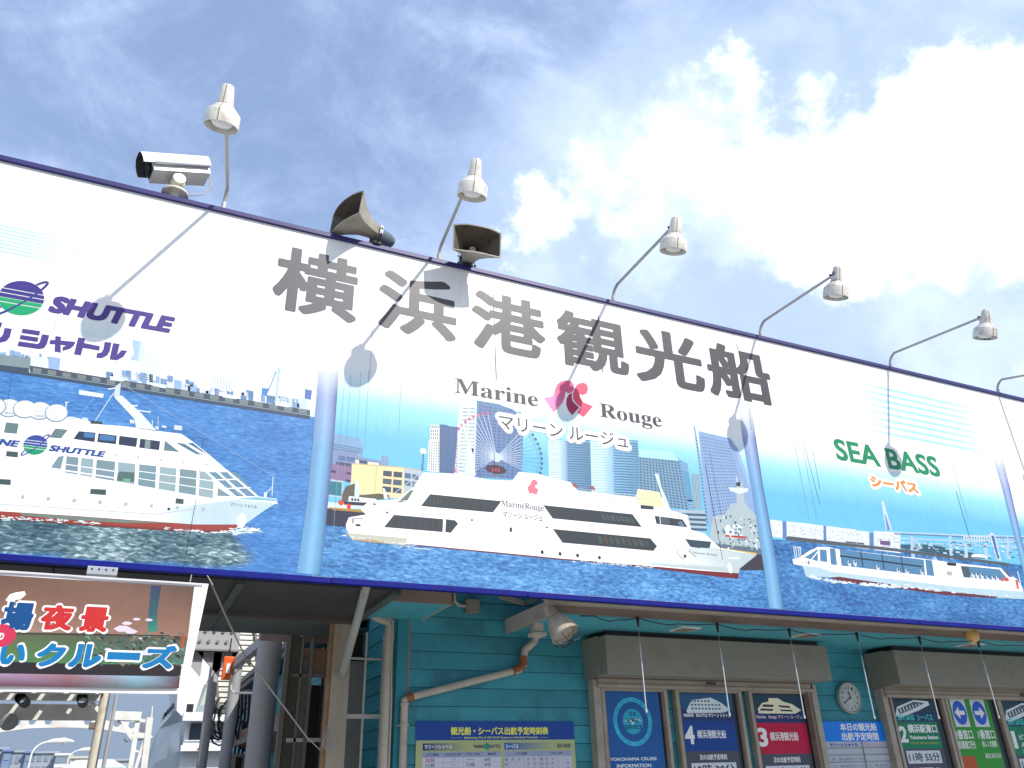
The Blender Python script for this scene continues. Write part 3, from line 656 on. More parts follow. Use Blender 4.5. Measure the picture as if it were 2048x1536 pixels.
for i in range(110):
    x, y = rnd.uniform(1520, 1900), rnd.uniform(1190, 1470)
    pr.poly([(x, y), (x+rnd.uniform(5, 20), y+2), (x+rnd.uniform(5, 18), y+rnd.uniform(6, 30)), (x, y+12)], rnd.choice([P(60, 70, 90), P(236, 242, 242), P(150, 176, 196), P(90, 110, 130), P(240, 244, 244)]))
pr.poly([(1440, 1440), (1860, 1500), (1850, 1515), (1430, 1452)], P(236, 206, 90)); pr.build('printed_tug', bill, label='printed grey working ship half hidden behind the white ship')
# ---- middle ship
pr = PR(0); pr.k = 20
pr.poly([(691.5, 1050), (697.6, 1035), (732, 1029), (720, 1018), (738, 1002.4), (795, 999), (827, 974), (846.5, 945), (910, 947.5), (981, 960), (1025, 961), (1037, 944), (1073.6, 947.5), (1109, 957), (1140.6, 964.6), (1154, 980.4), (1272, 994), (1275, 978), (1306, 982), (1328, 999), (1341, 1021), (1375, 1030.5), (1382, 1060), (1409, 1067), (1421, 1079), (1440, 1096), (1513, 1109.6), (1479, 1137), (1476, 1150), (1300, 1132), (1060, 1112), (900, 1096), (800, 1088), (707, 1079), (693, 1060)], wht); pr.up()
pr.map = mC9
G_ = P(206, 222, 224); pr.poly([(1000, 750), (1110, 735), (1400, 745), (1720, 795), (1590, 900), (1580, 935), (900, 870), (720, 850), (1020, 830)], None, [wht, tuple((a+b)/2 for a, b in zip(wht, G_)), G_, G_, G_, G_, G_, wht, wht]); pr.poly([(-1000, 705), (0, 800), (450, 845), (900, 880), (1300, 915), (1580, 935), (1580, 976), (1480, 968), (900, 892), (450, 852), (0, 810), (-1000, 712)], P(134, 44, 52))
pr.up(); pr.poly([(720, 850), (1025, 818), (1025, 832), (900, 862)], wht); pr.line((0, 738), (1025, 822), 3, P(200, 206, 210))
pr.line((0, 738), (-1350, 650), 3, P(206, 206, 206))
for q in [[(1175, 675), (1310, 690), (1290, 745), (1215, 735)], [(1255, 684), (1375, 696), (1360, 745), (1262, 740)]]: pr.poly(q, P(66, 86, 104))
for x in (92, 227, 360, 526): pr.ell(mC9((x, 775+(x-92)*.095)), .013, .015, P(36, 32, 40), 12)
pr.poly([(1505, 812), (1585, 815), (1582, 827), (1508, 824)], wht); pr.ell(mC9((1515, 895)), .022, .045, wht, 12); pr.ell(mC9((1175, 805)), .014, .014, P(50, 54, 60), 10)
pr.pline([(1120, 765), (1112, 780), (1130, 800), (1150, 820), (1170, 822), (1185, 808)], 4, P(110, 96, 70)); pr.pline([(1215, 755), (1208, 768), (1230, 790), (1260, 812)], 4, P(110, 96, 70))
pr.map = mC6; dkg = P(62, 72, 78)
for q in [[(1065, 1018), (1650, 1075), (1580, 1168), (990, 1115)], [(770, 1187), (1172, 1222), (1168, 1328), (688, 1288)], [(1195, 1223), (1270, 1232), (1295, 1260), (1235, 1335), (1190, 1328)]]: pr.poly(q, dkg)
pr.poly([(905, 985), (930, 985), (880, 1070), (815, 1072)], P(120, 138, 128)); pr.poly([(1718, 1290), (1738, 1292), (1736, 1328), (1715, 1326)], dkg); pr.poly([(800, 1075), (850, 1075), (848, 1085), (800, 1085)], P(90, 100, 100))
pr.line((1000, 835), (720, 1050), 6, P(214, 226, 230)); pr.line((1010, 870), (780, 1060), 5, P(214, 226, 230)); pr.ell(mC6((475, 1272)), .02, .009, P(60, 60, 60), 10); pr.poly([(428, 1215), (442, 1218), (438, 1262), (428, 1258)], P(130, 130, 128))
pr.line((440, 1215), (520, 1218), 7, P(150, 154, 150))
for x, y in [(712, 1168), (1408, 1230), (2022, 1290), (610, 1100)]: pr.ell(mC6((x, y)), .01, .008, P(90, 92, 96), 8)
pr.poly([(380, 1335), (880, 1378), (860, 1440), (640, 1415), (430, 1395)], P(216, 218, 204)); pr.up(); pr.poly([(430, 1392), (560, 1385), (700, 1405), (660, 1420), (500, 1405)], P(206, 176, 130))
pr.map = mC10
for q in [[(108, 1108), (838, 1182), (915, 1287), (185, 1217)], [(187, 1303), (985, 1380), (1040, 1445), (1010, 1483), (265, 1415)], [(1020, 1195), (1250, 1225), (1290, 1290), (1035, 1260)], [(905, 1105), (1012, 1118), (1012, 1145), (905, 1137)]]: pr.poly(q, dkg)
pr.poly([(880, 978), (1060, 1000), (1095, 1120), (1015, 1118), (880, 1100)], P(244, 240, 206)); pr.up(); pr.line((985, 990), (992, 1112), 4, P(206, 214, 210)); pr.line((885, 1050), (1080, 1070), 3, P(206, 214, 210)); pr.line((1062, 1195), (1068, 1262), 5, wht)
pr.poly([(1070, 1205), (1130, 1215), (1150, 1260), (1075, 1256)], P(92, 110, 124)); pr.poly([(1205, 1250), (1240, 1235), (1268, 1285), (1235, 1282)], P(110, 146, 176))
pr.cells([(560, 1165), (830, 1195), (880, 1270), (600, 1245)], 7, 1, .66, .6, P(86, 98, 106), .2); pr.cells([(540, 1345), (960, 1385), (1000, 1460), (560, 1430)], 9, 1, .6, .7, P(88, 94, 88), .25); pr.cells([(200, 1130), (540, 1162), (560, 1240), (250, 1210)], 5, 1, .05, .9, P(40, 46, 52))
# superstructure fittings
pr.poly([(1020, 850), (1050, 850), (1075, 960), (1120, 1060), (1150, 1150), (1110, 1150), (1070, 1000)], off)
rnd = random.Random(9)
for i in range(90):
    x = rnd.uniform(380, 880); y = 985+(x-380)*.1+rnd.uniform(0, 55); c = rnd.choice([P(206, 220, 226), P(180, 206, 220), P(232, 240, 242)])
    pr.poly([(x, y), (x+rnd.uniform(4, 20), y+2), (x+rnd.uniform(4, 14), y+rnd.uniform(3, 14)), (x, y+5)], c)
pr.line((380, 970), (880, 1030), 3, P(226, 238, 242)); pr.line((380, 985), (880, 1046), 2.5, P(200, 216, 224))
for x in range(390, 880, 35): pr.line((x, 970+(x-380)*.12), (x+1, 1000+(x-380)*.12), 2, P(226, 238, 242))
for x, y in [(365, 945), (510, 965)]: pr.poly([(x-22, y-10), (x+10, y-14), (x+26, y+18), (x-10, y+14)], P(190, 96, 96))
pr.map = mC6
pr.poly([(1370, 590), (1400, 620), (1440, 865), (1370, 850)], off); pr.line((1320, 400), (1395, 640), 16, off); pr.ell(mC6((1410, 657)), .014, .018, P(40, 40, 50), 10)
for i in range(70):
    x = rnd.uniform(1040, 1740); y = 850+(x-1040)*.06+rnd.uniform(-6, 60) if x < 1240 or x > 1450 else 950; c = rnd.choice([P(206, 214, 216), P(224, 230, 232), P(190, 200, 206)])
    pr.poly([(x, y), (x+rnd.uniform(4, 16), y+2), (x+rnd.uniform(4, 12), y+rnd.uniform(3, 12)), (x, y+4)], c)
pr.cells([(1060, 1022), (1640, 1078), (1590, 1160), (1010, 1112)], 7, 1, .03, .92, P(40, 48, 54)); pr.cells([(760, 1190), (1168, 1226), (1166, 1322), (700, 1286)], 8, 1, .05, .95, P(104, 112, 112))
pr.cells([(1030, 1040), (1180, 1056), (1160, 1120), (1020, 1108)], 5, 1, .14, .7, P(96, 108, 104))
pr.build('printed_ship', bill, label='printed low white ship with long dark slanted windows')
# ---- right picture
pr = PR(0); pr.k = 3; pr.map = mCR
bw = P(236, 240, 246); shd = P(110, 150, 206)
for i, (x0, x1, yt) in enumerate([(0, 100, 238), (130, 240, 252), (240, 330, 262), (325, 430, 275), (450, 560, 290), (555, 690, 305), (690, 800, 325), (835, 1050, 330)]):
    b0 = 375+x0*.13; b1 = 375+x1*.13; pr.poly([(x0, yt), (x1, yt+12), (x1+4, b1), (x0, b0)], bw)
for x0, x1, yt in [(100, 132, 252), (430, 452, 290), (800, 835, 345)]: pr.poly([(x0, yt), (x1, yt+2), (x1+4, 385+x1*.13), (x0+2, 380+x0*.13)], shd)
pr.up(); rnd = random.Random(3)
for i in range(150):
    x = rnd.uniform(5, 1030); y = rnd.uniform(270+x*.09, 372+x*.1); w = rnd.uniform(4, 14); h = rnd.uniform(3, 7)
    if (100 < x < 132) or (425 < x < 455) or (795 < x < 840): continue
    pr.poly([(x, y), (x+w, y+1), (x+w, y+h+1), (x, y+h)], rnd.choice([P(150, 168, 200), P(190, 200, 216), P(214, 190, 200), P(120, 140, 176)]))
pr.poly([(885, 408), (970, 412), (970, 450), (890, 440)], P(130, 100, 150)); pr.poly([(610, 412), (760, 428), (760, 440), (610, 424)], P(90, 104, 116))
pr.poly([(898, 90), (915, 90), (985, 330), (935, 322)], P(226, 236, 246)); pr.up(); pr.poly([(925, 200), (932, 200), (972, 326), (942, 320)], P(130, 166, 214))
for y0, c in [(340, P(206, 228, 242)), (352, P(110, 150, 190)), (386, P(206, 226, 240)), (418, P(196, 220, 236))]: pr.poly([(1000, y0-4), (1250, y0+6), (1600, y0+22), (2060, y0+30), (2060, y0+42), (1600, y0+34), (1250, y0+16), (1000, y0+6)], c)
pr.poly([(1050, 440), (1300, 440), (1700, 520), (1800, 560), (1500, 540), (1050, 470)], P(62, 104, 128))
for x in (1130, 1440, 1560, 1720, 1900): pr.poly([(x, 370), (x+22, 372), (x+40, 560), (x+10, 556)], P(200, 222, 236))
pr.poly([(1560, 368), (1770, 376), (1770, 410), (1560, 402)], P(226, 238, 244)); pr.poly([(1820, 366), (2010, 372), (2010, 402), (1820, 400)], P(226, 238, 244)); pr.up(); pr.cells([(1565, 372), (1768, 378), (1768, 406), (1565, 400)], 10, 1, .5, .8, P(120, 168, 206)); pr.cells([(1824, 370), (2008, 375), (2008, 402), (1824, 398)], 8, 1, .5, .8, P(120, 168, 206))
pr.poly([(1770, 360), (1785, 340), (1812, 362), (1865, 570), (1830, 565)], P(226, 236, 246)); pr.up(); pr.poly([(1782, 366), (1806, 368), (1850, 560), (1834, 556)], P(84, 124, 184))
for i in range(120):
    x = rnd.uniform(1050, 2000); y = rnd.uniform(400, 540); w = rnd.uniform(8, 40); h = rnd.uniform(4, 14)
    pr.poly([(x, y), (x+w, y+4), (x+w, y+h+4), (x, y+h)], rnd.choice([P(90, 140, 176), P(230, 240, 246), P(150, 190, 214), P(70, 112, 150), P(206, 226, 236)]))
pr.up(); pr.poly([(130, 380), (150, 372), (1000, 470), (1930, 590), (1930, 612), (1000, 494), (130, 405)], P(96, 104, 110)); pr.line((1500, 10), (1610, 385), 4, P(60, 70, 90)); pr.poly([(1640, 515), (1720, 520), (1750, 545), (1620, 540)], wht)
pr.build('printed_city', bill, label='printed harbour front and bridge behind the small boat')
pr = PR(0); pr.k = 12; pr.map = mCR
pr.poly([(180, 560), (240, 545), (380, 460), (470, 462), (560, 480), (1240, 555), (1500, 590), (1860, 630), (1900, 660), (1990, 720), (2040, 800), (2048, 880), (1800, 865), (1400, 830), (1000, 770), (500, 700), (380, 690), (290, 640), (260, 610), (190, 598)], wht); pr.up()
pr.poly([(260, 610), (400, 625), (480, 655), (1000, 720), (1500, 780), (2048, 820), (2048, 880), (1800, 868), (1400, 832), (1000, 775), (500, 706), (380, 700), (290, 700)], P(206, 228, 236)); pr.poly([(480, 705), (560, 700), (1000, 765), (1400, 815), (1850, 862), (1800, 872), (1400, 845), (1000, 790), (600, 745)], P(122, 52, 62))
wn = P(96, 152, 192)
for q in [[(275, 545), (385, 475), (385, 575)], [(400, 478), (455, 484), (462, 582), (405, 575)], [(480, 470), (525, 474), (540, 606), (490, 600)], [(560, 480), (1240, 562), (1250, 690), (575, 610)], [(1250, 560), (1305, 568), (1325, 695), (1265, 688)], [(1535, 612), (1650, 620), (1850, 640), (1930, 735), (1560, 705)]]: pr.poly(q, wn)
pr.up(); pr.poly([(560, 525), (1225, 612), (1225, 624), (560, 537)], P(44, 56, 66)); pr.poly([(1540, 615), (1600, 618), (1620, 705), (1565, 700)], P(84, 104, 112)); pr.poly([(1425, 582), (1500, 590), (1502, 614), (1428, 608)], P(40, 40, 50))
for x in (730, 900, 1055): pr.line((x, 495+(x-730)*.12), (x+20, 620+(x-730)*.12), 9, P(54, 70, 84))
for x in (600, 680, 850, 960, 1120, 1180): pr.line((x, 490+(x-600)*.12), (x+20, 615+(x-600)*.12), 4, P(120, 160, 186))
for x, y in [(640, 596), (685, 592), (870, 630), (1105, 660), (1035, 655), (1225, 668)]: pr.ell(mCR((x, y)), .02, .03, P(230, 234, 240), 10); pr.ell(mCR((x, y-12)), .010, .012, P(50, 50, 60), 8)
for x, y in [(1612, 692), (1638, 690), (1672, 694), (1710, 698), (1758, 716), (1800, 718), (1835, 716)]: pr.ell(mCR((x, y)), .020, .032, P(236, 240, 244), 10); pr.ell(mCR((x, y-16)), .010, .014, P(56, 46, 56), 8)
for x in (1862, 1890, 1905): pr.poly([(x, 706), (x+18, 708), (x+20, 738), (x+2, 736)], P(226, 96, 84))
pr.poly([(1975, 722), (1998, 726), (2008, 800), (1990, 798)], P(230, 110, 100)); pr.poly([(1870, 640), (1900, 645), (1960, 705), (1925, 700)], P(120, 110, 150))
for x in (190, 205, 225, 240): pr.line((x, 455), (x+14, 560), 6, off)
pr.line((185, 460), (250, 468), 5, off); pr.pline([(245, 545), (330, 490), (385, 472)], 12, wht); pr.line((335, 560), (390, 490), 8, wht)
for x in range(1420, 1475, 4): pr.line((1425, 655+(x-1420)*.6), (1468, 660+(x-1420)*.6), 1.6, P(150, 160, 170))
for x in (255, 285, 345): pr.poly([(x, 580), (x+14, 582), (x+12, 590), (x, 588)], P(160, 176, 190))
pr.line((1995, 655), (2030, 800), 7, off); pr.line((1310, 550), (1330, 568), 5, wht); pr.line((1330, 550), (1350, 570), 5, wht); pr.ell(mCR((312, 586)), .012, .02, P(120, 150, 180), 10)
pr.build('printed_ship', bill, label='printed long glass sided river boat')
# ---- printed poles
def pole(pts, k=30):
    pr = PR(0); pr.k = k; rows = []; cols = []
    n = len(pts)
    for i, (xl, xr, y) in enumerate(pts):
        t = i/(n-1); e = P(92, 116, 170) if t < .7 else P(84, 140, 190); c = P(196, 212, 244) if t < .5 else P(150, 210, 240); w = min(1, t*3.2)
        e2 = tuple(WHITE[j]+(e[j]-WHITE[j])*w for j in range(3)); c2 = tuple(WHITE[j]+(c[j]-WHITE[j])*w for j in range(3)); m2 = tuple((a+b)/2 for a, b in zip(e2, c2))
        rows.append([(xl+(xr-xl)*f, y+(xr-xl)*f*.1) for f in (0, .2, .48, .8, 1)]); cols.append([m2, tuple(.4*a+.6*b for a, b in zip(e2, c2)), c2, m2, e2])
    pr.grid(rows, cols).build('printed_pole', bill)
pole([(638, 678, 715), (637, 677, 745), (633, 674, 790), (624, 666, 900), (613, 655, 1010), (603, 649, 1080), (593, 641, 1146)])
pole([(1478, 1502, 800), (1481, 1507, 840), (1485, 1512, 877), (1502, 1526, 970), (1514, 1541, 1050), (1528, 1556, 1140), (1538, 1567, 1216)])
pole([(1985, 2004, 905), (1992, 2010, 935), (2005, 2021, 980), (2030, 2044, 1080), (2050, 2066, 1160), (2070, 2088, 1240)])
# panel joints seen through the film, and rain streaks
pr = PR(0); pr.k = 33
for a, b, w in [((986, 590), (993, 760), 1.1), ((1196, 632), (1205, 745), 1.3), ((1473, 688), (1495, 780), .9), ((1495, 790), (1503, 860), .7), ((392, 1000), (366, 1140), 1.2), ((406, 880), (392, 1000), .6), ((988, 900), (990, 950), .7), ((1606, 880), (1640, 1010), .5), ((1625, 900), (1640, 980), .5), ((960, 930), (960, 1060), .5), ((1410, 930), (1445, 1120), .8), ((24, 745), (12, 830), .5)]:
    pr.line(a, b, w, P(64, 70, 84))
for x, y0, y1 in [(702, 750, 940), (690, 745, 1100), (722, 742, 880), (738, 742, 900), (802, 760, 870), (398, 735, 800), (431, 738, 790), (1585, 870, 1040), (1602, 880, 1040), (1904, 930, 1040)]:
    s_ = (x-933)/3300.; pr.line((x, y0), (x+(y1-y0)*s_, y1), .6, P(168, 208, 222))
for x in joints[2:14]:
    pr.wpoly([(x-.001, Zw-.1), (x+.001, Zw-.1), (x+.0012, ZT-.04), (x-.0012, ZT-.04)], P(190, 196, 202))
pr.build('panel_joint_line', bill)
# ---- lettering
gry = P(84, 82, 88)
def L(s, lb, rt, col, **k): return lettering(s, lb, rt, 0, col, bill, **k)
for s, lb, rt in [('横', (540, 615), (720, 525)), ('浜', (754, 656), (913, 570)), ('港', (944, 693), (1087, 609)), ('観', (1117, 728), (1249, 647)), ('光', (1275, 760), (1397, 678)), ('船', (1422, 789), (1531, 708))]:
    L(s, lb, rt, tuple(v*{'横': 1.7, '浜': 1.5, '港': 1.25}.get(s, 1.) for v in gry), k=34, off=.027)  # left characters paler: sun glare put into their ink colour
purp = P(92, 70, 160)
L('SHUTTLE', (95, 624), (351, 635), purp, k=34, off=.062, shear=.18)
pr = PR(0); pr.k = 16; pr.map = mC062
pr.poly([(-500, 130), (100, 190), (700, 290), (1400, 370), (1690, 430), (1715, 560), (1640, 660), (1250, 650), (850, 600), (200, 520), (-500, 420)], WHITE); pr.k = 34
for q in [[(290, 240), (515, 272), (503, 330), (275, 295)], [(265, 320), (495, 355), (480, 412), (250, 375)], [(240, 402), (480, 436), (505, 420), (540, 312), (632, 325), (600, 440), (565, 490), (500, 503), (225, 463)],
          [(710, 335), (782, 345), (778, 392), (968, 410), (945, 460), (895, 500), (800, 525), (803, 478), (850, 458), (776, 448), (778, 548), (698, 535), (705, 442), (635, 438), (640, 388), (707, 385)],
          [(1002, 352), (1090, 365), (1078, 425), (1280, 465), (1268, 522), (1062, 487), (1035, 583), (947, 570)],
          [(1340, 410), (1428, 420), (1405, 530), (1370, 585), (1300, 620), (1232, 612), (1243, 555), (1300, 545), (1325, 500)],
          [(1448, 425), (1533, 436), (1500, 575), (1555, 515), (1630, 525), (1580, 600), (1500, 645), (1402, 635)],
          [(60, 230), (152, 243), (128, 345), (85, 400), (0, 422), (-60, 415), (-50, 360), (10, 352), (40, 310)],
          [(-60, 150), (30, 165), (10, 230), (-80, 215)]]: pr.poly(q, purp)
pr.build('lettering', bill)
L('𝐑𝐨𝐮𝐠𝐞', (1201, 842), (1321, 828), P(84, 82, 88), k=34, off=.006, halo=(WHITE, .10, .035))
L('𝐌𝐚𝐫𝐢𝐧𝐞', (909, 786), (1075, 785), P(84, 82, 88), k=34, off=.006, halo=(WHITE, .10, .035))
L('マリーン ルージュ', (998, 857), (1254, 870), P(84, 84, 88), k=34, off=.008, halo=(WHITE, .10, .035))
L('SEA BASS', (1674, 920), (1871, 914), P(20, 160, 106), k=34, off=.028, halo=(WHITE, .12, .035))
L('シーバス', (1743, 973), (1832, 965), P(246, 164, 60), k=34, off=.05, halo=(WHITE, .12, .035))
L('MarineRouge'.translate({ord(a): chr(0x1d400+ord(a)-65) if a < 'a' else chr(0x1d41a+ord(a)-97) for a in 'MarineRoug'}), (1003, 1016), (1087, 1010), P(130, 130, 140), k=34, off=0.)
L('マリーン ルージュ', (1006, 1034), (1084, 1031), P(84, 88, 110), k=34, off=.012)
L('𝐌𝐚𝐫𝐢𝐧𝐞 𝐑𝐨𝐮𝐠𝐞', (1386, 1108), (1434, 1108), P(120, 128, 130), k=34, off=-.01)
L('SHUTTLE', (97, 902), (212, 903), P(48, 92, 172), k=34, off=.05, shear=.18)
L('MARINE', (-75, 882), (41, 882), P(48, 92, 172), k=34, off=.05, shear=.18)
L('マリーン シャトル', (460, 1013), (514, 1010), P(90, 104, 112), k=34, off=.01)
def globe(c, r, pa, pb, Y=0, parent=None, k=34):
    p0 = at(*c, Y); pr = PR(Y); pr.k = k
    def seg(z0, z1, col):
        n = 16; pts = []
        a0, a1 = math.asin(max(-1, min(1, z0))), math.asin(max(-1, min(1, z1)))
        right = [(math.cos(a), math.sin(a)) for a in [a0+(a1-a0)*i/n for i in range(n+1)]]
        pr.wpoly([(p0.x+x*r, p0.z+z*r) for x, z in right+[(-x, z) for x, z in right[::-1]]], col)
    for z0, z1, col in [(.42, 1, pa), (.16, .36, pa), (-.12, .10, pb if False else pa), (-.12-.0, -.11, pb), (-.36, -.16, pb), (-1, -.42, pb)]:
        seg(z0, z1, col)
    pr.up(2)
    ring = []; n = 60
    for i in range(n+1):
        a = 2*math.pi*i/n; x, z = 1.5*math.cos(a), .24*math.sin(a); t = math.radians(52); ring.append((x*math.cos(t)-z*math.sin(t), x*math.sin(t)+z*math.cos(t), a))
    for (x0, z0, a0), (x1, z1, a1) in zip(ring, ring[1:]):
        am = (a0+a1)/2 % (2*math.pi)
        if am < math.pi and math.hypot((x0+x1)/2, (z0+z1)/2) < 1.0: continue     # far side hides behind the ball
        w = .035+.03*abs(math.cos(am)); d = Vector((x1-x0, z1-z0)).normalized(); nx, nz = -d.y*w, d.x*w
        pr.wpoly([(p0.x+(x0+nx)*r, p0.z+(z0+nz)*r), (p0.x+(x1+nx)*r, p0.z+(z1+nz)*r), (p0.x+(x1-nx)*r, p0.z+(z1-nz)*r), (p0.x+(x0-nx)*r, p0.z+(z0-nz)*r)], pa)
    return pr.build('printed_logo', parent or bill)
rg = (at(43, 560, 0)-at(43, 630, 0)).z/2
globe((43, 596), rg, P(72, 62, 158), P(20, 190, 126))
globe((71, 890), rg*.5, P(60, 84, 178), P(20, 176, 120))
pr = PR(0); pr.k = 36; pr.map = mC10
pr.poly([(115, 228), (160, 222), (190, 208), (205, 160), (222, 120), (250, 95), (295, 84), (335, 92), (358, 120), (358, 160), (335, 188), (310, 190), (288, 176), (286, 215), (270, 260), (235, 305), (195, 345)], None, [P(250, 178, 224)]*3+[P(238, 110, 160)]*10+[P(240, 120, 170)]*2+[P(246, 160, 210)]*2)
pr.poly([(318, 200), (345, 192), (340, 225), (352, 262), (402, 308), (345, 370), (312, 330), (296, 285), (300, 235)], P(196, 44, 104)); pr.up()
pr.poly([(352, 190), (378, 130), (400, 110), (440, 105), (468, 125), (475, 160), (462, 195), (430, 205), (402, 194), (410, 230), (440, 268), (515, 297), (440, 385), (385, 350), (418, 306), (372, 268), (352, 230)], P(250, 92, 132))
pr.build('printed_logo', bill, label='pink printed mark of two curling shapes')
pr = PR(0); pr.k = 36; pr.map = mC6
pr.poly([(1862, 960), (1885, 940), (1900, 905), (1925, 898), (1946, 918), (1944, 940), (1925, 946), (1930, 965), (1952, 978), (1938, 1022), (1905, 1010), (1880, 1015), (1870, 990)], P(250, 140, 158)); pr.build('printed_logo', bill)

# ================================================================== things on the billboard's top
def lamp(i, base, top, m, old, label):
    """gooseneck sign lamp: base on the trim, head hung 1.1 m out in front"""
    YH = -1.08; T0 = at(*top, YH); B = at(*base, 0); B.z = ZT
    t = empty('sign_lamp', (B.x, .04, ZT), label, 'lamp', 'gooseneck lamps along the top of the billboard')
    ax = Vector((0, math.sin(math.radians(20)), -math.cos(math.radians(20))))
    pts = [Vector((B.x, .02, ZT-.02)), Vector((B.x, .0, ZT+.05)), Vector((B.x, -.008, ZT+.09)), Vector((B.x+.002, -.035, ZT+.125)), Vector((B.x+.004, -.075, ZT+.15))]
    end = T0+ax*.05+Vector((0, .055, 0)); pts += [pts[-1].lerp(end, f) for f in (.3, .65, .97)]
    MB().tube(pts, .0135, 10).build('arm', M_rod, t, smooth=True)
    MB().tube([pts[1]+Vector((0, 0, -.05)), pts[1]+Vector((0, 0, .012))], .019, 10).build('base_collar', M_rod, t)
    prof = [(0, .002), (0, .034), (.004, .037), (.06, .045), (.132, .053), (.138, .053), (.142, .060), (.148, .062), (.194, .104), (.200, .107), (.284, .109), (.286, .104), (.205, .100), (.15, .058)]
    SL, SR = .76, .87
    MB().lathe(T0, ax, prof, 32).build('shade', m, t, smooth=True)
    # moulding seams and knob
    side = Vector((-.25, -.97, 0)).normalized(); side = (side-ax*side.dot(ax)).normalized()
    q = [T0+ax*a+side*(r+.001) for a, r in prof[2:11]]
    MB().tube(q, .0022, 5).build('seam', M_fascia, t)
    MB().lathe(T0, ax, [(a_*SL, r_*SR) for a_, r_ in [(.178, .060), (.180, .064), (.187, .064), (.189, .060)]], 30).build('seam_ring', mat('rusty_seam', (.22, .15, .09), .7), t)
    MB().lathe(T0, ax, [(a_*SL, r_*SR) for a_, r_ in [(.25, .001), (.25, .04), (.29, .075), (.33, .083), (.362, .06), (.378, .001)]], 22).build('bulb', mat('frosted_bulb', (.75, .75, .72), .2), t, smooth=True)
    MB().tube([T0+ax*.05+Vector((0, .05, 0)), T0+ax*.05+Vector((-.02, .075, .012))], .011, 8).build('pivot_knob', M_dark, t)
    MB().tube([T0+ax*.045+Vector((0, .028, 0)), end+Vector((0, .025, -.02))], .017, 8).build('pivot_bracket', M_rod, t)
lamps = [((447, 415), (457, 172), M_lamp, 'leftmost and nearest sign lamp, rising above the security camera'),
         ((878, 520), (953, 320), M_lamp, 'sign lamp between the two horn loudspeakers'),
         ((1228, 605), (1352, 436), M_lamp, 'clean sign lamp in front of the big cloud, right of both horns'),
         ((1523, 675), (1675, 534), M_lampold, 'sign lamp with peeled neck above the last large kanji'),
         ((1783, 735), (1972, 620), M_lampold, 'badly peeling sign lamp above the striped part of the sign')]
for i, (b, tp, m, lb) in enumerate(lamps): lamp(i, b, tp, m, False, lb)
lamp(5, (1998, 785), (2235, 705), M_lampold, False, 'sign lamp whose arm leaves the right edge of the view')
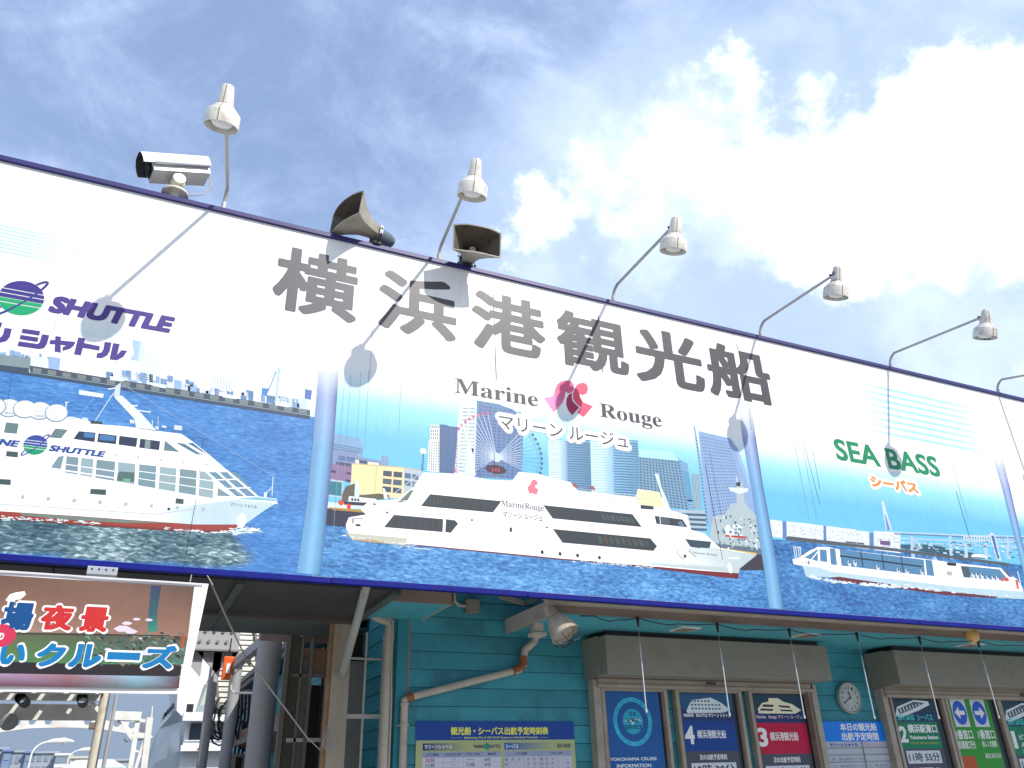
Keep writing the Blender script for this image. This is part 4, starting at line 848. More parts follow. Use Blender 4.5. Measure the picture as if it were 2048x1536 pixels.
# cctv camera
def cctv():
    B = at(348, 394, .0); B.z = ZT
    t = empty('security_camera', (B.x, .05, ZT), 'white boxy security camera on a cream pan and tilt head on the sign edge', 'camera')
    cz = ZT+.02; c = Vector((B.x, .05, 0))
    cream = mat('cream_camera_paint', (.66, .63, .52), .45, .08, 10, dirt=(.3, .24, .14), dirt_amt=.3, dscale=12)
    MB().lathe((c.x, c.y, cz-.03), (0, 0, 1), [(0, .001), (0, .035), (.06, .035), (.07, .038), (.078, .095), (.092, .095), (.094, .05), (.1, .001)], 28).build('mounting_flange', cream, t, smooth=True)
    for k in range(6):
        a = k*math.pi/3; MB().tube([(c.x+.078*math.cos(a), c.y+.078*math.sin(a), cz+.04), (c.x+.078*math.cos(a), c.y+.078*math.sin(a), cz+.072)], .006, 6).build('bolt', M_steel, t)
    MB().lathe((c.x, c.y, cz+.062), (0, 0, 1), [(0, .045), (.03, .052), (.05, .055), (.06, .05)], 24).build('pan_base', cream, t, smooth=True)
    ax = Vector((-.90, -.16, -.36)).normalized(); s = ax.cross(Vector((0, 0, 1))).normalized(); u = s.cross(ax)
    MB().beam((c.x, c.y, cz+.11), (c.x, c.y, cz+.205), .115, .095, up=ax).build('tilt_head', cream, t, .012)
    MB().tube([Vector((c.x, c.y, cz+.155))-s*.075, Vector((c.x, c.y, cz+.155))+s*.075], .045, 18).build('tilt_axle', cream, t, smooth=True)
    o = Vector((c.x, c.y, cz+.285))+ax*.05
    # housing: rounded-top box section along ax
    sec = [(-.068, -.055), (.068, -.055), (.07, .01), (.058, .045), (.03, .066), (-.03, .066), (-.058, .045), (-.07, .01)]; sec = [(x*1.35, z*1.35) for x, z in sec]
    def loft(sc_, a, b, name, m, open_=False):
        mb = MB(); n = len(sec); A = [o+ax*a+s*x*sc_+u*z*sc_ for x, z in sec]; B_ = [o+ax*b+s*x*sc_+u*z*sc_ for x, z in sec]
        mb.add(A+B_, [(i, (i+1) % n, (i+1) % n+n, i+n) for i in range(n)]+[tuple(range(n))]+([] if open_ else [tuple(range(n, 2*n))]))
        return mb.build(name, m, t)
    loft(.96, -.24, .17, 'housing', mat('camera_aluminium', (.62, .63, .63), .3, .05, metal=.3))
    # sun shield hood: open shell over top and sides
    hs = [(.076, -.012), (.082, .02), (.07, .056), (.036, .080), (-.036, .080), (-.07, .056), (-.082, .02), (-.076, -.012)]; hs = [(x*1.35, z*1.35) for x, z in hs]
    mb = MB(); n = len(hs); off_ = .004
    A = [o+ax*-.255+s*x+u*z for x, z in hs]; Bq = [o+ax*.235+s*x+u*z for x, z in hs]
    A2 = [o+ax*-.255+s*x*.95+u*z*.95 for x, z in hs]; B2 = [o+ax*.235+s*x*.95+u*z*.95 for x, z in hs]
    mb.add(A+Bq+A2+B2, [(i, i+1, i+1+n, i+n) for i in range(n-1)]+[(i+n, i+1+n, i+1+3*n, i+3*n) for i in range(n-1)]+[(i, i+2*n, i+1+2*n, i+1) for i in range(n-1)])
    sh = mb.build('sun_shield', M_white, t)
    MB().add(A2+B2, [(i, i+n, i+1+n, i+1) for i in range(n-1)]).build('shield_inside', mat('dark_shield_inside', (.05, .055, .06), .6), sh)  # inside faces of the hood in dark grey
    for sg in (-1, 1): MB().tube([o+ax*-.24+s*.106*sg+u*-.022, o+ax*.16+s*.106*sg+u*-.022], .011, 8).build('side_rail', M_steel, t)
    q = [o+ax*.1705+s*x*.75+u*z*.75 for x, z in sec]; MB().prism(q, ax*.003).build('lens_window', M_glass_dk, t)
    MB().lathe(o+ax*.172, ax, [(0, .001), (0, .03), (.01, .032), (.012, .001)], 16).build('lens', M_black, t)
    e = o-ax*.24-u*.03; MB().tube([e, e-ax*.03-u*.03, e-ax*.05+Vector((0, 0, -.12)), e-ax*.01+Vector((0, 0, -.19)), Vector((c.x+.05, c.y, cz+.06))], .006, 6).build('cable', M_colgrey, t, smooth=True)
    MB().tube([e, e-ax*.03-u*.05, e-ax*.06+Vector((.0, 0.01, -.13))], .004, 6).build('cable', M_colgrey, t, smooth=True)
cctv()
def horn(base, ax, lift, label, out=.0):
    B = at(*base, .0); B.z = ZT
    t = empty('horn_loudspeaker', (B.x, .03, ZT), label, 'loudspeaker', 'horn loudspeakers on the top of the billboard')
    ax = Vector(ax).normalized(); s = ax.cross(Vector((0, 0, 1))).normalized(); u = s.cross(ax)
    o = Vector((B.x, -.0, ZT+lift))+ax*out
    # flared rectangular horn, bowed mouth
    def ring(a, w, h, bow=0.):
        pts = []
        for i in range(9):
            f = -1+2*i/8; pts.append(o+ax*(a+bow*(1-f*f))+s*w*f+u*(h*(1-.10*max(0, abs(f)-.6)/.4)))
        for i in range(9):
            f = 1-2*i/8; pts.append(o+ax*(a+bow*(1-f*f))+s*w*f-u*(h*(1-.10*max(0, abs(f)-.6)/.4)))
        return pts
    outer = [ring(.0, .048, .046), ring(.05, .055, .05), ring(.12, .075, .06), ring(.19, .112, .083), ring(.25, .158, .108), ring(.30, .205, .128, .035), ring(.307, .208, .13, .035)]
    inner = [ring(.307, .196, .119, .035), ring(.25, .150, .10), ring(.19, .104, .076), ring(.12, .066, .052), ring(.03, .03, .03)]
    mb = MB(); n = 18; rs = outer+inner[:1]; mb.v = [tuple(p) for r in rs for p in r]
    for k in range(len(rs)-1):
        for i in range(n): mb.f.append((k*n+i, k*n+(i+1) % n, (k+1)*n+(i+1) % n, (k+1)*n+i))
    hb = mb.build('horn_bell', M_hornp, t, smooth=True)
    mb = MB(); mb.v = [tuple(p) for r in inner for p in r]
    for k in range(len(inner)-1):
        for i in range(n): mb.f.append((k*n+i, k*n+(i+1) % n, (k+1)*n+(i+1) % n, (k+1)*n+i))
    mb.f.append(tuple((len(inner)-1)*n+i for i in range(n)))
    mb.build('horn_throat', mat('dark_horn_throat', (.105, .092, .07), .7, .25, 6, dirt=(.03, .028, .022), dirt_amt=.6, dscale=5), hb, smooth=True)  # horn's inside in a darker brown than the bell
    MB().lathe(o+ax*.05, ax, [(0, .001), (0, .034), (.10, .034), (.12, .028), (.125, .001)], 18).build('inner_throat', M_hornp, t, smooth=True)
    MB().lathe(o+ax*.1755, ax, [(0, .017), (.001, .017), (.001, .011), (.0, .011)], 18).build('throat_ring', mat('pale_mark', (.6, .58, .5), .5), t)
    MB().box((0, 0, 0), (.001, .001, .001))
    MB().lathe(o, -ax, [(-.005, .06), (.0, .066), (.012, .066), (.02, .058), (.12, .058), (.13, .05), (.155, .046), (.165, .035), (.168, .001)], 26).build('driver', M_driver, t, smooth=True)
    for sg in (-1, 1):
        q = o-ax*.0+s*.07*sg
        MB().beam(q+u*.04, q-u*.05, .03, .004, up=s).build('bracket_plate', M_steel, t)
        MB().tube([q+u*.018+s*.004*sg, q+u*.018+s*.014*sg], .010, 8).build('bolt', M_steel, t)
    arc = arcpts(o-u*.045, .075, math.pi, 2*math.pi, 10, s, u)
    MB().tube(arc, .009, 8).build('bracket_yoke', M_dark, t, smooth=True)
    MB().tube([o-u*.12, Vector((o.x, .03, ZT+.0))], .02, 10).build('bracket_stem', M_dark, t)
    MB().lathe((o.x, .03, ZT+.002), (0, 0, 1), [(0, .001), (0, .07), (.02, .07), (.035, .03)], 16).build('bracket_foot', M_dark, t)
    e = o-ax*.15-u*.05
    MB().tube([e, e-u*.03, e-u*.06+ax*.005, Vector((e.x+.01, .04, ZT))], .004, 6).build('cable', M_black, t)
horn((752, 490), (-.93, -.36, .10), .125, 'horn loudspeaker seen from the side, pointing left along the sign')
horn((934, 536), (-.10, -1, -.10), .085, 'horn loudspeaker facing the viewer, right of the second lamp')

# ================================================================== TICKET OFFICE
YW = 1.3; XC = at(793, 1400, YW).x; XE = 15.
off_b = empty('ticket_office', (XC, YW, 0), 'teal clapboard ticket office with roller shutter boxes under the billboard', 'building')
def zat(px, py, Y=YW): return at(px, py, Y).z
z0 = zat(805, 1230.7); dz = (zat(805, 1230.7)-zat(805, 1491))/7.
ZS = at(1655, 1297, YW).z                                          # soffit height at the wall
k = 0; zt = z0+dz*4
M_teals = [M_teal]+[mat('teal_siding_paint_%s' % w, tuple(v*f for v in Q(28, 80, 88, 3.5)), .6, .16, 2.4+i, bump=.5, dirt=Q(22, 55, 60, 2.2), dirt_amt=.5, dscale=1.4+i*.3) for i, (w, f) in enumerate((('worn', 1.08), ('dull', .92)))]
def board(p0, p1, zt, h, m):
    """one clapboard from p0 to p1 (plan points), outer face leaning out to its lower edge"""
    a = Vector((p0[0], p0[1], 0)); b = Vector((p1[0], p1[1], 0)); d = (b-a).normalized(); n = Vector((d.y, -d.x, 0))
    mb = MB(); sec = [(0, h), (.008, h), (.015, .007), (.014, .0055), (.0, .0055)]
    A = [a+n*y+Vector((0, 0, zt-h+z)) for y, z in sec]; B_ = [b+n*y+Vector((0, 0, zt-h+z)) for y, z in sec]; q = len(sec)
    return mb.add(A+B_, [(i, (i+1) % q, (i+1) % q+q, i+q) for i in range(q)]+[tuple(range(q)), tuple(range(q, 2*q))]).build('siding_board', m, off_b)
for k in range(23):
    zt = z0+dz*4-dz*k
    if zt < .2: break
    xa = XC+.075; cuts = sorted([xa, XE]+[xa+c_ for c_ in ((2.9, 6.6) if k % 2 else (4.75, 8.6))])
    for x1_, x2_ in zip(cuts, cuts[1:]): board((x1_+.0015, YW), (x2_-.0015, YW), zt, dz, M_teals[(k+int(x1_*3)) % 3])
    if zt < zat(805, 1230.7)+dz*2: board((XC+.0, YW+4.0), (XC+.0, YW+.09), zt, dz, M_teals[(k+1) % 3])
MB().box((XC+.02, YW+.004, 0), (XE, YW+.12, ZB+.25)).build('wall', M_tealtrim, off_b)
MB().box((XC+.01, YW+.121, 0), (XC+.1, YW+4.0, ZB+.2)).build('wall', M_tealtrim, off_b)
MB().box((XC-.02, YW-.03, 0), (XC+.075, YW+.08, ZB+.25)).build('corner_board', M_tealtrim, off_b, .003)
MB().box((XC+.076, YW-.022, 0), (XC+.094, YW-.001, ZB+.2)).build('corner_bead', M_fascia, off_b)
# right-hand eave: soffit, fascia, gutter
YF = .40; XEV = at(1085, 1250, .6).x
soff = MB(); soff.box((XEV, YF, ZS), (XE, YW-.001, ZS+.03)).build('soffit', M_soffit, off_b)
ZF = at(1500, 1250, YF).z
zf1 = at(1500, 1233, YF-.02).z
MB().box((XEV, YF-.02, ZF), (XE, YF-.001, zf1+.10)).build('fascia_board', M_fascia, off_b)
gp = [(0, 0), (.0, .06), (-.006, .06), (-.075, .075), (-.08, .065), (-.075, .01), (-.06, 0)]
g0 = Vector((XEV-.02, YF-.021, at(1500, 1232, YF-.09).z)); n = len(gp)
mb = MB(); mb.add([g0+Vector((0, y, z*1.35)) for y, z in gp]+[g0+Vector((XE-XEV, y, z*1.35)) for y, z in gp], [(i, (i+1) % n, (i+1) % n+n, i+n) for i in range(n)]+[tuple(range(n)), tuple(range(n, 2*n))]).build('gutter', M_cream, off_b)
# return of the eave along the gable, sloping away
pa = at(1100, 1262, YF); 
MB().beam((XEV, YF-.01, ZS+.05), (XEV-.0, YW, ZS+.05), .03, .12).build('fascia_board', M_cream, off_b)
for q in [(1370, 1258), (1612, 1271), (1940, 1290)]:
    c = atz(q[0], q[1], ZS-.004); vt = MB(); vt.box((c.x-.10, c.y-.10, ZS-.012), (c.x+.10, c.y+.10, ZS-.001)); f = vt.build('soffit_vent', M_white, off_b)
    MB().box((c.x-.075, c.y-.075, ZS-.016), (c.x+.075, c.y+.075, ZS-.0125)).build('vent_grille', M_fascia, f)
# left eave over the corner
ZL = at(900, 1210, .55).z
lx0, lx1 = at(700, 1190, .55).x, at(905, 1205, .55).x
MB().box((lx0, .53, ZL), (lx1, .55, ZL+.11)).build('fascia_board', M_fascia, off_b)
mb = MB(); gq = Vector((lx0-.02, .529, ZL+.09)); mb.add([gq+Vector((0, y, z*.9)) for y, z in gp]+[gq+Vector((lx1-lx0+.12, y, z*.9)) for y, z in gp], [(i, (i+1) % n, (i+1) % n+n, i+n) for i in range(n)]+[tuple(range(n)), tuple(range(n, 2*n))]).build('gutter', M_cream, off_b)
for i in range(5):
    xa = lx0+(lx1-lx0)*i/5; MB().box((xa+.002, .551, ZL+.012), (xa+(lx1-lx0)/5-.002, YW-.001, ZL+.03)).build('soffit_board', M_soffit, off_b)
MB().beam((lx1+.0, .53, ZL+.05), (lx1, YW-.02, ZL+.05), .02, .08).build('fascia_board', M_cream, off_b)
MB().beam((lx0+.0, .53, ZL+.05), (lx0, YW+1., ZL+.05), .02, .09).build('fascia_board', M_cream, off_b)
# cream barge board pieces of the middle gable
for a, b in [((1000, 1192), (1048, 1207)), ((1050, 1207), (1085, 1193))]:
    MB().beam(at(*a, 1.1), at(*b, 1.1), .04, .035).build('barge_board', M_cream, off_b)
# shutter boxes
YB = .91
def shutter(tl, bl, tr, lab, rail_px):
    A = at(*tl, YB); Bz = at(*bl, YB).z; Xr = at(*tr, YB).x
    o = MB().box((A.x, YB, Bz), (Xr, YW-.018, A.z)).build('shutter_box', M_greybox, off_b, .006); o['label'] = lab
    MB().box((A.x-.02, YB+.12, Bz-.01), (A.x-.001, YW-.017, A.z+.004)).build('end_cap', M_greybox, o)
    MB().box((A.x+.05, YB+.06, A.z+.001), (Xr-.05, YW-.02, ZS-.001)).build('gap_shade_block', M_black, o)  # black block stands in for the shade above the box
    zr = at(rail_px[0], rail_px[1], YW-.09).z
    MB().box((A.x+.05, YW-.14, zr), (Xr-.03, YW-.02, Bz-.002)).build('shutter_curtain', M_cream, o)
    MB().box((A.x+.04, YW-.155, zr-.028), (Xr-.02, YW-.03, zr-.001)).build('bottom_rail', M_cream, o, .003)
    MB().box((A.x+.05, YW-.148, zr+.04), (Xr-.03, YW-.1405, zr+.045)).build('groove', M_fascia, o)
    for xj in (A.x+.008,):
        MB().box((xj, YW-.12, 0.3), (xj+.07, YW-.018, Bz-.012)).build('guide_rail', M_cream, o)
    xj = Xr-.08
    MB().box((xj, YW-.12, 0.3), (xj+.03, YW-.018, Bz-.012)).build('guide_rail', M_fascia, o); MB().box((xj+.032, YW-.14, 0.3), (xj+.095, YW-.018, Bz-.012)).build('guide_rail', M_cream, o)
    mx = (A.x+Xr)/2; p = PR(YW-.156); z_ = zr+.02
    MB().box((mx-.05, YW-.15, z_-.006), (mx+.045, YW-.1408, z_+.014)).build('maker_plate', M_black, o)
    pr = PR(YW-.1505); text(pr, 'Bunka Shutter'[:13], (0, 0), (0, 0), (.35, .35, .35), world=(mx-.04, z_, mx+.03, z_+.009)); pr.build('lettering', o)
    return o
shutter((1209.8, 1269), (1213.6, 1347.6), (1651.6, 1291.7), 'left grey shutter box over the window posters', (1330, 1372))
# right shutter box
shutter((1786, 1299.5), (1800, 1368), (2300, 1325), 'right grey shutter box, running out of view', (1850, 1391))
def win_frame(x0p, x1p, py, zbot=.9):
    a = at(x0p, py, YW-.06); b = at(x1p, py, YW-.06); zt_ = a.z
    f = MB().box((a.x, YW-.09, zbot), (a.x+.035, YW-.017, zt_)).box((b.x-.035, YW-.09, zbot), (b.x, YW-.017, zt_)).box((a.x+.036, YW-.085, zt_-.04), (b.x-.036, YW-.017, zt_)).build('window_frame', M_cream, off_b, .003)
    MB().box((a.x+.036, YW-.075, zbot), (a.x+.05, YW-.017, zt_-.041)).box((b.x-.05, YW-.075, zbot), (b.x-.036, YW-.017, zt_-.041)).build('sash', M_fascia, f)
    MB().box((a.x+.051, YW-.05, zbot), (b.x-.051, YW-.0175, zt_-.041)).build('window_pane', M_glass_dk, f)
    return a.x+.052, b.x-.052, zt_-.045
for x0p, x1p, py in [(1198, 1329, 1372), (1346, 1477, 1375), (1492, 1618, 1377), (1772, 1880, 1386), (1883, 1990, 1389), (1990, 2100, 1393)]: win_frame(x0p, x1p, py)
# ------- posters (thin printed sheets on the panes)
YP = YW-.056
def poster(name, tl, tr, col, label, zb=1.05, Y=YP, cat='poster', group=None):
    A = at(*tl, Y); Bx = at(*tr, Y).x
    t = empty(name, (A.x, Y, zb), label, cat, group)
    MB().box((A.x, Y, zb), (Bx, Y+.004, A.z)).build('sheet', mat(name+'_sheet_%d' % int(A.x*100), col, .45, .04), t)
    return t, A.x, Bx, A.z, zb
def rect(pr, x0, z0, x1, z1, col): pr.wpoly([(x0, z0), (x1, z0), (x1, z1), (x0, z1)], col)
Wt = Q(170, 176, 182, 1.9)
# 1 blue port service poster
t, x0, x1, zt_, zb = poster('poster', (1203, 1381), (1316, 1384), Q(0, 48, 92), 'blue poster with a round compass emblem in the leftmost window')
pr = PR(YP); cx, cz_ = (x0+x1)/2, at(1262, 1443, YP).z; rO = (x1-x0)*.335
def ringw(pr, r0, r1, col, n=48):
    for i in range(n):
        a, b = 2*math.pi*i/n, 2*math.pi*(i+1)/n; pr.wpoly([(cx+r*math.cos(q), cz_+r*math.sin(q)) for r, q in ((r0, a), (r1, a), (r1, b), (r0, b))], col)
for i in range(16):
    a = i*math.pi/8; r = rO*(1.25 if i % 2 else 1.4); pr.wpoly([(cx, cz_), (cx+r*math.cos(a+.01), cz_+r*math.sin(a+.01)), (cx+r*math.cos(a-.01), cz_+r*math.sin(a-.01))], Q(10, 62, 104))
pr.up(); ringw(pr, rO*.82, rO, Q(26, 104, 124, 3.6)); pr.wpoly([(cx+rO*.52*math.cos(i*math.pi/16), cz_+rO*.52*math.sin(i*math.pi/16)) for i in range(32)], Q(14, 92, 112, 3.6)); pr.up()
for i in range(60):
    s_ = 'YOKOHAMA CRUISE  MARINE ROUGE  MARINE SHUTTLE  SEA BASS    '.ljust(60)[i]
    if s_ == ' ': continue
    a = math.radians(185-i*6.1); vs, fs, a0, a1, b0, b1 = text_mesh(s_, 0., 0.); base = len(pr.v); h = rO*.105
    for x, z in vs:
        X = (x-(a0+a1)/2)*h/.75; Zz = (z-.36)*h/.75+rO*.91
        pr.v.append((cx+X*math.sin(a)+Zz*math.cos(a), pr.y(), cz_-X*math.cos(a)+Zz*math.sin(a)))
    for f in fs: pr.f.append(tuple(i_+base for i_ in f)); pr.c.append([Q(0, 30, 62)]*len(f))
nav = Q(2, 22, 44)
pr.up(); pr.wpoly([(cx-rO*.45, cz_-.02*rO), (cx-rO*.2, cz_+.12*rO), (cx, cz_-.02*rO), (cx+.15*rO, cz_+.16*rO), (cx+.5*rO, cz_+.02*rO), (cx+.15*rO, cz_+.08*rO), (cx, cz_-.14*rO), (cx-.2*rO, cz_+.05*rO)], Wt); pr.up()
for s_, f0, f1 in (('THE', .22, .40), ('PORT', -.05, .13), ('SERVICE', -.32, -.14)):
    w = {'THE': .2, 'PORT': .3, 'SERVICE': .46}[s_]; text(pr, s_, 0, 0, nav, off=.02, world=(cx-rO*w, cz_+rO*f0, cx+rO*w, cz_+rO*f1))
pr.build('printed_emblem', t)
pr = PR(YP); pr.k = 2
text(pr, 'YOKOHAMA CRUISE', (1220, 1522), (1313, 1514), Wt, off=.02); text(pr, 'INFORMATION', (1234, 1536), (1302, 1527), Wt, off=.02); pr.build('lettering', t)
def timep(tl, tr, num, head, hc, top, tlabel, zlines, extra=None, numx=None):
    pass
def sail_poster(tl, tr, band, num, name_, timing, lab, mp, ship=0, price=''):
    """upper photo strip with a ship, coloured band with window number, time slips"""
    t, x0, x1, zt_, zb = poster('poster', tl, tr, Q(38, 40, 50), lab, group='ticket window posters')
    w = x1-x0
    pr = PR(YP); H = w*1.05
    def Rr(a, b, c, d, col): rect(pr, x0+a*w, zt_-d*w, x0+c*w, zt_-b*w, col)
    Rr(0, 0, 1, .40, Q(14, 48, 76) if ship == 0 else Q(8, 34, 46)); pr.up(); Rr(0, .24, 1, .40, Q(10, 28, 60)); Rr(0, .40, 1, .83, band)
    pr.up(); wc = Q(150, 160, 168, 2.2)
    def S(pts, c): pr.wpoly([(x0+a*w, zt_-b*w) for a, b in pts], c)
    if ship == 0:
        S([(.10, .26), (.14, .20), (.22, .10), (.60, .06), (.80, .14), (.95, .24), (.80, .28), (.12, .29)], wc); pr.up()
        for r_ in range(3):
            for c_ in range(9): S([(.20+c_*.065, .10+r_*.055), (.24+c_*.065, .10+r_*.055), (.24+c_*.065, .125+r_*.055), (.20+c_*.065, .125+r_*.055)], Q(40, 60, 80)) if not (r_ == 0 and c_ > 5) else None
    elif ship == 1:
        S([(.10, .27), (.10, .20), (.20, .12), (.32, .10), (.34, .05), (.52, .05), (.62, .10), (.78, .13), (.95, .22), (.82, .27)], Q(170, 168, 140, 2.2)); pr.up()
        S([(.22, .14), (.42, .145), (.40, .18), (.18, .175)], Q(30, 32, 40)); S([(.50, .15), (.72, .16), (.75, .19), (.53, .18)], Q(30, 32, 40)); S([(.16, .20), (.40, .205), (.38, .235), (.13, .23)], Q(30, 32, 40)); S([(.52, .21), (.76, .215), (.78, .24), (.55, .235)], Q(30, 32, 40))
    else:
        S([(.02, .30), (.10, .16), (.55, .04), (.90, .06), (.92, .12), (.60, .22), (.12, .34)], wc); pr.up(); S([(.10, .20), (.54, .07), (.80, .09), (.56, .17), (.14, .28)], Q(44, 54, 62)); 
        for i in range(7): S([(.16+i*.08, .17-i*.012), (.18+i*.08, .17-i*.012), (.20+i*.08, .25-i*.02), (.17+i*.08, .25-i*.02)], wc)
    pr.build('printed_picture', t)
    pr = PR(YP); pr.k = 4; Wd = Q(170, 178, 186, 2.)
    def Tx(s_, a, b, c, d, col=Wd, off=.02): text(pr, s_, 0, 0, col, off=off, world=(x0+a*w, zt_-d*w, x0+c*w, zt_-b*w))
    Tx(num, .06 if num == '1' else .02, .47, .15 if num == '1' else .20, .73, Wd, .035)
    if name_: Tx(name_, .25, .53, .80, .65)
    if ship == 0: Tx('MARINE   SHUTTLE マリーン シャトル', .04, .29, .94, .35, Wd, .03)
    elif ship == 1: Tx('𝐌𝐚𝐫𝐢𝐧𝐞   𝐑𝐨𝐮𝐠𝐞 マリーン ルージュ', .04, .29, .94, .35, Q(190, 150, 160, 2.), .01)
    else: Tx('SEA BASS  シーバス', .06, .27, .92, .38, Q(30, 130, 120, 2.4), .03)
    if ship < 2:
        Tx('次の出航予定時刻', .25, .87, .76, .95)
        rect(pr, x0+.08*w, zt_-1.19*w, x0+.92*w, zt_-.99*w, Q(150, 156, 164, 1.9)); rect(pr, x0+.08*w, zt_-1.44*w, x0+.92*w, zt_-1.24*w, Q(118, 122, 130, 1.9)); rect(pr, x0+.3*w, zt_-1.52*w, x0+.72*w, zt_-1.46*w, Q(120, 116, 100, 1.9)); pr.up()
        k_ = Q(16, 18, 24); Tx(timing, .12, 1.01, .88, 1.16, k_, .02)
        Tx(price[0], .10, 1.29, .32, 1.38, k_, .02); Tx(price[1], .36, 1.27, .90, 1.33, k_, .02); Tx(price[2], .42, 1.36, .90, 1.41, k_, .02); Tx('●土日祝日は1時間 60分コース', .2, 1.55, .8, 1.6)
    pr.build('lettering', t); return t, x0, x1, zt_, w
sail_poster((1358, 1386), (1461, 1387), Q(0, 34, 84), '4', '横浜港観光船', '13時 30分', 'poster with white number 4 on a navy band', None, 0, ('60分コース', '普通 大人1,600円 小人 800円', '7歳 大人2,200円 小人1,100円'))
sail_poster((1501, 1388.5), (1602, 1390.5), Q(120, 0, 36, 2.6), '3', '横浜港観光船', '12時 00分', 'poster with white number 3 on a crimson band', None, 1, ('90分コース', '大人 2,800円', '小人 1,400円'))
t, x0, x1, zt_, w = sail_poster((1781, 1394), (1862, 1397), Q(0, 72, 50), '2', '', '', 'poster with white number 2 on a green band beside the notice board', None, 2)
pr = PR(YP); pr.k = 6; Wd = Q(170, 178, 186, 2.)
def Tz(s_, a, b, c, d, col=Wd, o_=.02): text(pr, s_, 0, 0, col, off=o_, world=(x0+a*w, zt_-d*w, x0+c*w, zt_-b*w))
Tz('横浜駅東口', .24, .44, .96, .58, Wd, .03); Tz('Yokohama Station', .24, .62, .94, .68, Wd, .03); Tz('ピア赤レンガ、みなとみらいには止まりません', .24, .72, .92, .76, Q(130, 120, 40, 2.2)); rect(pr, x0+.08*w, zt_-1.06*w, x0+.90*w, zt_-.86*w, Q(150, 156, 164, 1.9)); pr.up(); Tz('11時 55分', .12, .89, .86, 1.03, Q(16, 18, 24)); Tz('次の出航予定時刻 1,000m', .16, 1.12, .84, 1.18)
rect(pr, x0+.32*w, zt_-1.7*w, x0+.72*w, zt_-1.26*w, Q(120, 124, 116, 2.)); pr.build('lettering', t)
t, x0, x1, zt_, w = sail_poster((1998, 1400), (2078, 1403), Q(0, 72, 50), '1', '', '', 'poster with white number 1 at the right edge of the view', None, 2)
pr = PR(YP); pr.k = 6
Tz('ピア赤レンガ', .24, .52, .98, .60); Tz('みなとみらい', .24, .64, .98, .71); Tz('横浜駅東口', .24, .74, .98, .81); rect(pr, x0+.08*w, zt_-1.08*w, x0+.96*w, zt_-.88*w, Q(150, 156, 164, 1.9)); pr.up(); Tz('12時 10分', .12, .90, .9, 1.04, Q(16, 18, 24)); rect(pr, x0+.1*w, zt_-1.7*w, x0+.94*w, zt_-1.24*w, Q(140, 142, 144, 1.9)); pr.build('lettering', t)
# green arrow sheet
t, x0, x1, zt_, zb = poster('poster', (1889, 1397), (1974, 1399), Q(20, 84, 22), 'green sheet with two round blue arrow signs', group='ticket window posters'); w = x1-x0
pr = PR(YP); pr.k = 1
for a, sg in ((.10, -1), (.56, 1)):
    rect(pr, x0+a*w, zt_-.42*w, x0+(a+.34)*w, zt_-.005*w, Q(150, 158, 162, 2.)); c_ = (x0+(a+.17)*w, zt_-.21*w); pr.k = 2
    pr.wpoly([(c_[0]+.155*w*math.cos(i*math.pi/12), c_[1]+.18*w*math.sin(i*math.pi/12)) for i in range(24)], Q(16, 52, 120)); pr.k = 3
    pr.wpoly([(c_[0]+sg*x*w, c_[1]+z*w) for x, z in ((-.11, -.03), (.01, -.03), (.01, -.09), (.12, 0), (.01, .09), (.01, .03), (-.11, .03))], Q(170, 178, 182, 2.)); pr.k = 1
rect(pr, x0+.0*w, zt_-1.15*w, x0+.36*w, zt_-.84*w, Q(120, 50, 20, 2.4)); rect(pr, x0+.0*w, zt_-1.9*w, x0+.46*w, zt_-1.18*w, Q(140, 144, 140, 2.)); pr.k = 4
Tz('2番窓口', .03, .46, .44, .60, Wd, .02); Tz('1番窓口', .56, .46, .96, .60, Wd, .02); Tz('横浜駅東口行き', .03, .62, .44, .74); Tz('赤レンガ倉庫', .60, .62, .94, .72); Tz('みなとみらい21', .60, .80, .96, .88); Tz('横浜駅東口行き', .58, 1.02, .98, 1.14); Tz('経由便', .60, 1.30, .96, 1.44, Q(170, 176, 60, 2.2), .04)
for i in range(10):
    for j in range(3): rect(pr, x0+(.06+j*.14)*w, zt_-(1.3+i*.05)*w, x0+(.12+j*.14)*w, zt_-(1.285+i*.05)*w, Q(60, 60, 60))
pr.build('lettering', t)
# notice board of today's sailings
YN = YW-.045
t, x0, x1, zt_, zb = poster('notice_board', (1643, 1442.7), (1783, 1443.6), Q(130, 136, 146, 1.9), "blue and white board listing today's sailings under the clock", Y=YN, cat='notice board')
zh = at(1653, 1483.6, YN).z; pr = PR(YN); rect(pr, x0, zh, x1, zt_, Q(0, 74, 140)); pr.up(2)
W2 = Q(186, 192, 200, 1.9); h = zt_-zh; wB = x1-x0
text(pr, '本日の観光船', 0, 0, W2, off=.03, world=(x0+.24*wB, zt_-.47*h, x0+.76*wB, zt_-.08*h)); text(pr, '出航予定時間', 0, 0, W2, off=.03, world=(x0+.24*wB, zt_-.95*h, x0+.76*wB, zt_-.54*h))
text(pr, 'マリーン シャトル', 0, 0, Q(10, 30, 90), off=.05, world=(x0+.05*wB, zh-.24*h, x0+.44*wB, zh-.07*h)); text(pr, 'マリーン ルージュ', 0, 0, Q(120, 70, 84), off=.005, world=(x0+.54*wB, zh-.24*h, x0+.90*wB, zh-.07*h))
